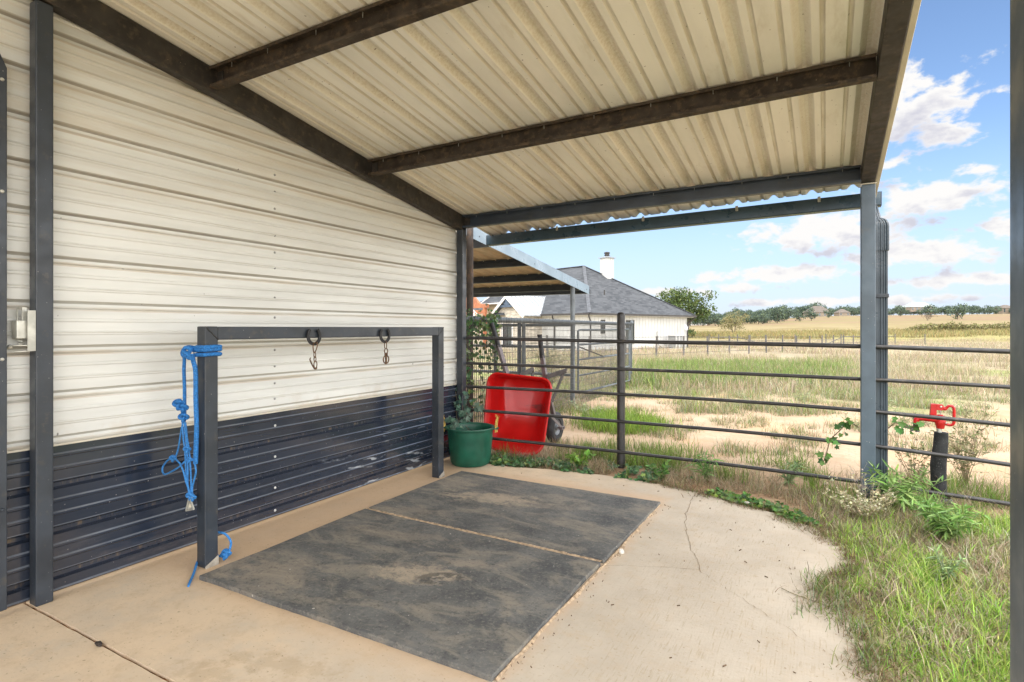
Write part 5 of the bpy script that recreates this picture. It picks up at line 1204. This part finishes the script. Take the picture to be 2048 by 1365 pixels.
g = G(); hbox(g, -3.10, -2.90, 8.46, 13, 2.50, 2.78); g.build('cedar_beam', m_cedar, house)
g = G(); g.prism([(8.9,3.27),(13,3.27),(13,4.6),(10.6,4.6)], lambda p: HP(-3.1,p[0],p[1]), lambda p: HP(-2.9,p[0],p[1])); g.build('cedar_gable', m_cedar, house)
g = G(); g.hexa([HP(-2.6,6.9,2.35),HP(-2.6,8.6,2.35),HP(-1.2,8.6,2.35),HP(-1.2,6.9,2.35),HP(-2.3,7.1,2.42),HP(-2.3,8.5,2.42),HP(-1.2,8.5,2.95),HP(-1.2,7.1,2.95)]); g.build('bay_roof', m_shingle, house)
# air conditioner, dish, meter
ac = thing('air_conditioner', 'grey outdoor air conditioner unit beside the white house wall', 'air conditioner', HP(9.35,-.9,GZ))
m_acg = M('light grey AC enamel', (.50,.50,.48), .5, 0, .08, 6); m_acd = M('dark louvre gaps', (.16,.165,.17), .6, 0, .2, 8)
g = G(); hbox(g, 8.75, 9.95, -1.35, -.45, GZ, GZ+.09); g.build('pad', m_slab, ac)
g = G(); hbox(g, 8.86, 9.84, -1.25, -.55, GZ+.1, GZ+1.12); g.build('coil', m_acd, ac)
g = G(); hbox(g, 8.83, 9.87, -1.28, -.52, GZ+1.121, GZ+1.19); hbox(g, 8.83, 9.87, -1.28, -.52, GZ+.091, GZ+.15)
for u in (8.84, 9.31, 9.77): hbox(g, u, u+.09, -1.285, -1.251, GZ+.151, GZ+1.12)
for k in range(14): hbox(g, 8.935, 9.305, -1.276, -1.251, GZ+.19+k*.066, GZ+.215+k*.066); hbox(g, 9.405, 9.765, -1.276, -1.251, GZ+.19+k*.066, GZ+.215+k*.066)
for k in range(14): hbox(g, 8.834, 8.859, -1.24, -.56, GZ+.19+k*.066, GZ+.215+k*.066)
g.build('cabinet', m_acg, ac)
sd_ = thing('satellite_dish', 'white satellite dish on a pole at the house corner', 'satellite dish', HP(11.0,-.7,GZ))
q = Vector(HP(11.0,-.7,0)); g = G(); g.tube([(q.x,q.y,GZ-.1),(q.x,q.y,1.25)], .035, 8); g.build('pole', m_acg, sd_)
fd = Vector(HP(11.0,-1.7,.35))-Vector(HP(11.0,-.7,0)); fd = (fd+Vector((.5,-.1,.1))).normalized(); sdv = fd.cross(Vector((0,0,1))).normalized(); upv = sdv.cross(fd)
g = G(); ctr = Vector((q.x,q.y,1.36))
vs = [ctr+fd*.03]; fs = []
for i in range(1, 6):
    for k in range(20):
        rr = .24*i/5; vs.append(ctr+fd*(.03+.10*(i/5)**2)+sdv*rr*math.cos(2*PI*k/20)+upv*rr*1.05*math.sin(2*PI*k/20))
fs = [(0,1+k,1+(k+1)%20) for k in range(20)]+[(1+i*20+k,1+(i+1)*20+k,1+(i+1)*20+(k+1)%20,1+i*20+(k+1)%20) for i in range(4) for k in range(20)]
g.add(vs, fs); g.build('reflector', m_white, sd_, smooth=True, solid=.01)
g = G(); g.bar(ctr-upv*.22+fd*.12, ctr+fd*.36-upv*.03, .025, .025); g.bar(ctr+fd*.33-upv*.03, ctr+fd*.42+upv*.01, .08, .06); g.build('feed_arm', m_acd, sd_)
mb = thing('meter_box', 'small grey meter box on the white house wall', 'meter box', HP(8.15,-.02,.9))
g = G(); hbox(g, 8.05, 8.27, -.12, -.024, .72, 1.08); g.build('box', m_acg, mb); g = G(); g.tube([HP(8.16,-.06,.72),HP(8.16,-.06,.2),HP(8.3,-.06,-.05),HP(8.6,-.3,-.3)], .02, 6); g.build('conduit', m_acd, mb)
# flag on the porch
m_flag, nt_, b_ = nodes('flag cloth'); n_ = N(nt_); o_ = n_.obj(); fx, fy, fz = n_.xyz(n_.new('ShaderNodeTexCoord').outputs['UV'])
st_ = n_.math('FRACT', n_.math('MULTIPLY', fy, 6.5)); cc_ = n_.mix(n_.math('GREATER_THAN', st_, .5), (.75,.74,.72), (.55,.03,.04))
ct_ = n_.math('MULTIPLY', n_.math('LESS_THAN', fx, .4), n_.math('GREATER_THAN', fy, .46)); cc_ = n_.mix(ct_, cc_, (.03,.05,.2)); n_.link(cc_, b_.inputs['Base Color']); b_.inputs['Roughness'].default_value = .8
fl = thing('flag', 'red and white striped flag on a slanted pole at the porch', 'flag', HP(-3.6,8.9,2.2))
p0 = Vector(HP(-3.45,8.45,2.28)); p1 = Vector(HP(-3.75,9.4,3.13)); g = G(); g.tube([p0,p1], .02, 8); g.build('pole', m_white, fl)
me = bpy.data.meshes.new('cloth'); vs, fs, uv = [], [], []
dp = (p1-p0)*.55; base = p0+(p1-p0)*.42
for i in range(13):
    for j in range(9):
        u, v = i/12, j/8; q = base+dp*(1-v)+Vector((0,0,-1.15*u))+Vector((.05*math.sin(u*7+v*4), .05*math.cos(u*6), 0)); vs.append(q); uv.append((u, 1-v))
for i in range(12):
    for j in range(8): fs.append((i*9+j, i*9+j+1, (i+1)*9+j+1, (i+1)*9+j))
me.from_pydata(vs, [], fs); ul = me.uv_layers.new(name='UVMap')
for lp in me.loops: ul.data[lp.index].uv = uv[lp.vertex_index]
me.materials.append(m_flag); fo = bpy.data.objects.new('cloth', me); COL.objects.link(fo); attach(fo, fl); sm_ = fo.modifiers.new('solid','SOLIDIFY'); sm_.thickness = .004

# ------------------------------------------------------------------ wire fences beyond the pasture
m_fpost = M('weathered steel post', (.12,.11,.10), .7, 0, .3, 6)
def wfence(label, pts, h, wires, r=.05, rails=(), braces=()):
    t = thing('wire_fence', label, 'fence', (*RF(*pts[0]), ground_z(*RF(*pts[0]))))
    P = [(*RF(*q), ground_z(*RF(*q))) for q in pts]
    for q in P:
        hh = h*random.uniform(.96,1.05); lx = random.uniform(-.03,.03); g = G(); g.tube([(q[0],q[1],q[2]-.2),(q[0]+lx,q[1],q[2]+hh)], r, 8); g.build('post', m_fpost, t)
    for z in wires:
        g = G(); g.tube([(q[0],q[1],q[2]+z) for q in P], .008, 4); g.build('wire', m_wire, t)
    for i, j, z in rails:
        g = G(); g.tube([(P[i][0],P[i][1],P[i][2]+z),(P[j][0],P[j][1],P[j][2]+z)], .035, 6); g.build('rail', m_fpost, t)
    for i, j in braces:
        g = G(); g.tube([(P[i][0],P[i][1],P[i][2]+h*.8),(P[j][0],P[j][1],P[j][2]+.15)], .04, 6); g.build('brace', m_fpost, t)
    return t
wfence('wire fence with plain steel posts running past the house to the right', [(11.2+11.7*k/6, 32+11*k/6) for k in range(-5, 12)], 1.18, (.25,.55,.85,1.1))
F2 = [(1360,56),(1418,56.5),(1437,56),(1475,56),(1500,57),(1531,57),(1590,58),(1652,58.5),(1682,58.5),(1687,58.7),(1730,60),(1790,61),(1850,62)]
wfence('farther wire fence with braced corner posts across the dry pasture', [((u-1024)/1119*w, w) for u, w in F2], 1.2, (.3,.6,.9), .05, ((1,3,.92),(9,11,.95)), ((3,5),(9,7)))

# ------------------------------------------------------------------ trees
m_bark = M('tree bark', (.12,.095,.075), .9, 0, .3, 5, .6, 20, .02)
def tree(name, label, cat, r, w, h, cw, nleaf, cols, wts, seed, trunks=1, ls=.35, base=.38, gap=.0, group=None, flat=.75, limbs=7, tr=None):
    rs = random.Random(seed); rg = np.random.default_rng(seed); x, y = RF(r, w); z0 = ground_z(x, y)
    t = thing(name, label, cat, (x, y, z0), group); g = G(); tips = []
    tr = tr or h*.03
    for k in range(trunks):
        dx = (k-(trunks-1)/2)*h*.09; a0 = rs.uniform(0, 6.28)
        top = Vector((x+dx*2.2+rs.uniform(-.05,.05)*h, y+rs.uniform(-.05,.05)*h, z0+h*.62)); b0 = Vector((x+dx, y, z0-.1)); mid = b0.lerp(top, .5)+Vector((rs.uniform(-.03,.03)*h, rs.uniform(-.03,.03)*h, 0))
        g.tube([b0, mid, top], [tr, tr*.75, tr*.35], 8, 4)
        for q in range(limbs):
            u = rs.uniform(.35,1); p0 = b0.lerp(top, u); a = a0+q*2.4+rs.uniform(-.4,.4); L = cw*.5*rs.uniform(.55,1.0)
            p2 = p0+Vector((math.cos(a)*L, math.sin(a)*L, h*rs.uniform(.08,.34)*(1.2-u*.5))); pm = p0.lerp(p2, .5)+Vector((0,0,h*.03))
            g.tube([p0, pm, p2], [tr*.4, tr*.25, tr*.1], 6, 3); tips += [p2, pm.lerp(p2, .5)]
    g.build('trunk', m_bark, t, smooth=True)
    ctr = Vector((x, y, z0+h*(base+(1-base)*.5)))
    cl = []
    for p in tips: cl.append((p, cw*rs.uniform(.13,.22)))
    nb = 26
    for k in range(nb):
        a = rs.uniform(0, 6.28); zz = rs.uniform(-1, 1); rr = math.sqrt(max(0, 1-zz*zz))*rs.uniform(.55,1)
        cl.append((Vector((ctr.x+math.cos(a)*rr*cw*.42, ctr.y+math.sin(a)*rr*cw*.42, ctr.z+zz*h*(1-base)*.42)), cw*rs.uniform(.10,.19)))
    wv = np.array([q[1]**2 for q in cl]); wv /= wv.sum(); idx = rg.choice(len(cl), nleaf, p=wv)
    cen = np.array([tuple(q[0]) for q in cl])[idx]; rad_ = np.array([q[1] for q in cl])[idx]
    d = rg.normal(0, 1, (nleaf,3)); d /= np.linalg.norm(d, axis=1)[:,None]; P = cen+d*(rad_*rg.uniform(.55,1.08,nleaf))[:,None]*np.array([1,1,flat])
    tint = .85+.3*rg.random(len(cl)); kk = rg.choice(len(cols), nleaf, p=np.array(wts)/sum(wts)); C = np.array(cols)[kk]*tint[idx][:,None]*(1+rg.normal(0,.15,(nleaf,1)))
    p = Plant(); p.leaf(P, rg.normal(0,1,(nleaf,3)), d+rg.normal(0,.5,(nleaf,3)), rg.uniform(.6,1.3,nleaf)*ls, np.clip(C,.01,.9), OVAL)
    p.build('crown', m_leaf, t); return t
TG = [(.065,.10,.028),(.10,.145,.04),(.045,.075,.022),(.145,.17,.055)]
tree('tree', 'large green round-crowned tree just behind the right end of the house', 'tree', 29.3, 95, 8.5, 8.0, 6000, TG, [3,3,2,1.4], 5, 2, .33, .36, flat=.75, limbs=11, tr=.2)
tree('tree', 'small sparse olive tree alone at the edge of the hay field', 'tree', 41.6, 105, 4.4, 4.6, 1500, [(.26,.22,.10),(.20,.20,.08),(.32,.27,.14)], [2,2,1], 9, 2, .22, .22, limbs=10, tr=.09)
tree('bush', 'low green bush at the foot of the big tree', 'bush', 29.6, 93, 1.4, 1.8, 260, TG, [1,2,1,2], 15, 1, .3, .05, limbs=4)
FT = [(.075,.11,.085),(.10,.14,.095),(.13,.17,.085),(.065,.095,.08)]  # bluish greens: distance haze put into the foliage colour
far = []
rt = random.Random(4)
protos = [tree('tree', 'dark round far-off tree in the line along the horizon', 'tree', 100+k*6, 380, 8.5, 9.5, 620, FT, [3,3,2,2], 30+k, 1, .85, .10, flat=.75, group='trees along the horizon') for k in range(5)]
def place_far(r, w, s, k, label=None, first=None):
    o = protos[k]; x, y = RF(r, w)
    if first: c = o
    else: c = dup(o)
    c.location = (x, y, ground_z(x, y)-.2); c.rotation_euler.z = rt.uniform(0, 6.28); sz = rt.uniform(.85,1.15); c.scale = (s, s, s*sz)
    if label: c['label'] = label
    return c
lst = []
for u in np.arange(1376, 1570, 9.):
    w = 270+rt.uniform(-20,30); lst.append(((u+rt.uniform(-4,4)-1024)/1119*w, w, rt.uniform(.55,.85), rt.randrange(5)))
for u in np.arange(1376, 1735, 5.5):          # belt left of the eave post
    w = 330+150*min(1, max(0, (u-1400)/220))+rt.uniform(-20,60); lst.append(((u+rt.uniform(-4,4)-1024)/1119*w, w, rt.uniform(.75,1.1)*(1.0 if u < 1640 else .8)*w/400, rt.randrange(5)))
for u in np.arange(1770, 2060, 7):
    w = 500+rt.uniform(-30,70); lst.append(((u+rt.uniform(-4,4)-1024)/1119*w, w, rt.uniform(.6,1.0)*w/450*.9, rt.randrange(5)))
for i, (r, w, s, k) in enumerate(lst):
    if i < 5: place_far(r, w, s, i, first=True)
    else: place_far(r, w, s, k)
for u, w, s, lab in ((1526,250,.62,'round green tree standing in front of the horizon line, left of the two thin ones'),(1500,290,.85,'broad dark tree at the left edge of the brown slope'),(1598,270,.55,'thin light green tree on the brown slope, left one of two'),(1623,275,.68,'dark green tree on the brown slope below the hilltop house'),(1915,240,.82,'wide dark tree alone in the hay field at the right'),(1862,330,.95,'tall loose tree left of the wide field tree'),(1562,330,.9,'spreading green tree near the middle of the brown slope'),(1800,380,.8,'yellowish green tree beside the downspout on the skyline'),(1658,350,.65,'bright green round tree right of the hilltop house')):
    c = place_far((u-1024)/1119*w, w, s, rt.randrange(5), lab)
    if 'group' in c: del c['group']
m_dryleaf = m_leaf
c = tree('bush', 'small bare brown shrub in the hay field right of the downspout', 'bush', (1855-1024)/1119*230, 230, 3.2, 5, 160, [(.18,.13,.09)], [1], 77, 2, .35, .2)
# dark weeds along the field edge at the right
rb = random.Random(8)
pb = [tree('bush', 'dry olive bush in the row along the hay field edge', 'bush', 60+k*3, 112, 1.5, 2.6, 420, [(.20,.17,.08),(.26,.22,.10),(.15,.14,.06),(.24,.25,.09)], [3,2,2,2], 90+k, 2, .26, .02, limbs=4, group='bushes along the hay field edge') for k in range(3)]
bl = [(1818,.7),(1832,.8)]+[(u, rb.uniform(.75,1.25)) for u in range(1842,2040,9)]
for i, (u, s) in enumerate(bl):
    w = 110+rb.uniform(-3,4); c = pb[i] if i < 3 else dup(pb[rb.randrange(3)]); x, y = RF((u+rb.uniform(-3,3)-1024)/1119*w, w); c.location = (x, y, ground_z(x, y)-.05); c.scale = (s*rb.uniform(.9,1.4), s*1.1, s); c.rotation_euler.z = rb.uniform(0,6.28)
# far houses on the hill
m_froof = M('brown far roof', (.13,.108,.09), .9, 0, .1, 1); m_fwall = M('tan far wall', (.24,.195,.15), .8, 0, .1, 1); m_froof2 = M('grey green far roof', (.26,.29,.28), .8, 0, .1, 1); m_fw2 = M('white far wall', (.66,.66,.64), .7, 0, .06, 1)
def farhouse(label, u, w, L, D, h, rh, mr, mw, rot=0., dz=0):
    x, y = RF((u-1024)/1119*w, w); z = ground_z(x, y)+dz; t = thing('far_house', label, 'house', (x, y, z)); a = YAW+rot; c, s = math.cos(a), math.sin(a)
    def Q(p, q, zz): return (x+c*p-s*q, y+s*p+c*q, z+zz)
    def qb(g, p0, p1, q0, q1, z0, z1): return g.hexa([Q(p0,q0,z0),Q(p1,q0,z0),Q(p1,q1,z0),Q(p0,q1,z0),Q(p0,q0,z1),Q(p1,q0,z1),Q(p1,q1,z1),Q(p0,q1,z1)])
    g = G(); qb(g, -L/2, L/2, -D/2, D/2, -1, h); g.build('wall', mw, t)
    k = min(L, D)/2; g = G(); g.add([Q(-L/2-.5,-D/2-.5,h),Q(L/2+.5,-D/2-.5,h),Q(L/2+.5,D/2+.5,h),Q(-L/2-.5,D/2+.5,h),Q(-L/2+k,0,h+rh),Q(L/2-k,0,h+rh)], [(0,1,5,4),(1,2,5),(2,3,4,5),(3,0,4),(3,2,1,0)]); g.build('roof', mr, t)
    for p in np.linspace(-L/2+1.6, L/2-1.6, max(2, int(L/4))): g = G(); qb(g, p-.7, p+.7, -D/2-.06, -D/2-.01, .8, h-.5); g.build('window', m_glass, t)
    return t
farhouse('brown hip-roofed house on the hilltop, left of the eave post', 1635, 430, 17, 10, 3.4, 5, m_froof, m_fwall, .2)
farhouse('small brown house among trees right of the hilltop house', 1684, 450, 9, 7, 2.6, 3, m_froof, m_fwall)
farhouse('long grey green roofed house among the trees right of the downspout', 1836, 520, 24, 12, 3.4, 5, m_froof2, m_fwall, .1, 4)
farhouse('tan house half hidden by trees at the far right', 2010, 500, 12, 9, 4.5, 3, m_froof, m_fwall, 0, 1)
farhouse('low white shed with a pale roof between the big tree and the tree line', 1397, 300, 7, 5, 2.0, 1.0, m_fw2, m_fw2, .1)

# ------------------------------------------------------------------ sky, sun, camera
SUN_EL, SUN_DIR = math.radians(57), Vector((.15,-1,0)).normalized()
wd = bpy.data.worlds.new('World'); scene.world = wd; wd.use_nodes = True; nt = wd.node_tree; nt.nodes.clear(); n = N(nt)
out = n.new('ShaderNodeOutputWorld'); bg = n.new('ShaderNodeBackground'); n.link(bg.outputs[0], out.inputs[0])
sky = n.new('ShaderNodeTexSky', sky_type='NISHITA'); sky.sun_disc = False; sky.sun_elevation = SUN_EL; sky.sun_rotation = math.atan2(SUN_DIR.x, SUN_DIR.y)
sky.air_density = 1.0; sky.dust_density = .25; sky.ozone_density = 1.3; sky.altitude = 300
gen = n.new('ShaderNodeTexCoord').outputs['Generated']; x, y, z = n.xyz(gen)
az = n.math('ARCTAN2', x, y); el = n.math('ARCSINE', z)
CL = []; CLB = .50; CL_FILL = 3.8
def cloud(u, v, wu, hv, s=1.):
    a = math.atan((u-1024)/FOC)-YAW; e_ = math.atan((HOR-v)/math.hypot(FOC, u-1024)); k = math.hypot(FOC, u-1024)
    CL.append((a, e_, wu/k, hv/k, s))
for c in ((1830,215,115,80),(1885,262,66,42),(1765,330,50,16),(1950,343,40,16),(1860,398,150,46),(1660,468,170,52),(1825,508,175,36),(2040,450,60,40),(1560,548,170,20),(1475,576,70,13),(1930,560,170,18),(1330,585,110,11),(1700,602,260,11)): cloud(*c)
pv = n.new('ShaderNodeCombineXYZ'); n.link(az, pv.inputs[0]); n.link(el, pv.inputs[1])
pn = n.new('ShaderNodeVectorMath', operation='MULTIPLY'); n.link(pv.outputs[0], pn.inputs[0]); pn.inputs[1].default_value = (1,1.7,1)
def dens(elo, det):
    m = None
    for a, c, wa, we, s in CL:
        v = n.new('ShaderNodeVectorMath', operation='MULTIPLY_ADD'); n.link(pv.outputs[0], v.inputs[0]); v.inputs[1].default_value = (1/wa,1/we,0); v.inputs[2].default_value = (-a/wa,(elo-c)/we,0)
        l = n.new('ShaderNodeVectorMath', operation='LENGTH'); n.link(v.outputs[0], l.inputs[0]); l = l.outputs['Value']
        m = l if m is None else n.math('SMOOTH_MIN', m, l, .35)
    return n.math('SUBTRACT', 1., m)
fb = n.noise(pn.outputs[0], 24, 8, .57, .15)
fz = n.math('MULTIPLY', n.math('SUBTRACT', fb, .49), 3.3)
# added bright fill clouds, only outside the view, to light the shaded bay
azc = n.math('ABSOLUTE', n.math('ADD', az, YAW))
rest = n.math('MAXIMUM', n.ramp(azc, .80, 1.0), n.ramp(z, .50, .68))
r2 = n.noise(gen, 3.2, 5, .6)
q2 = n.math('SUBTRACT', n.math('MULTIPLY', n.math('SUBTRACT', r2, .40), 7.), n.math('MULTIPLY', n.math('SUBTRACT', 1., rest), 9.))
d0 = n.math('ADD', n.math('MAXIMUM', dens(0., 0), q2), fz)
d1 = n.math('ADD', dens(.030, 0), fz)
cov = n.ramp(d0, .02, .58)
thick = n.ramp(d1, .25, 1.3)
ccol = n.mix(thick, (CLB,CLB*.985,CLB*.97), (CLB*.68,CLB*.68,CLB*.77))
bright = n.math('ADD', 1., n.math('MULTIPLY', rest, CL_FILL))  # unseen fill clouds shine brighter than the visible ones
skyc = n.new('ShaderNodeVectorMath', operation='SCALE'); n.link(sky.outputs[0], skyc.inputs[0]); skyc.inputs['Scale'].default_value = .105
skt = n.mix(1., skyc.outputs[0], (.90,.955,1.02), 'MULTIPLY')
skm = n.mix(n.ramp(el, -.02, .30, .85, .0), skt, (.31,.36,.48))
cl2 = n.new('ShaderNodeVectorMath', operation='SCALE'); n.link(ccol, cl2.inputs[0]); n.link(bright, cl2.inputs['Scale'])
fin = n.mix(n.math('MULTIPLY', cov, n.ramp(z, .0, .03)), skm, cl2.outputs[0])
n.link(fin, bg.inputs[0]); bg.inputs[1].default_value = 1.0
sl_ = bpy.data.lights.new('sun', 'SUN'); sl_.energy = .65; sl_.angle = math.radians(12); sl_.color = (1,.955,.88)
so = bpy.data.objects.new('sun', sl_); COL.objects.link(so); dv = Vector((SUN_DIR.x*math.cos(SUN_EL), SUN_DIR.y*math.cos(SUN_EL), math.sin(SUN_EL))); so.rotation_euler = dv.to_track_quat('Z', 'Y').to_euler(); so.location = dv*40

cam = bpy.data.cameras.new('camera'); co = bpy.data.objects.new('camera', cam); COL.objects.link(co)
co.location = (0, 0, EYE); co.rotation_euler = (PI/2, 0, YAW); cam.sensor_width = 36; cam.lens = FOC/2048*36; cam.clip_start = .02; cam.clip_end = 5000
cam.shift_x = 0; cam.shift_y = (HOR-682.5)/2048
scene.camera = co
scene.view_settings.view_transform = 'Standard'; scene.view_settings.look = 'None'; scene.view_settings.exposure = 1.0; scene.view_settings.gamma = 1
scene.cycles.max_bounces = 8; scene.cycles.diffuse_bounces = 4; scene.cycles.transparent_max_bounces = 4
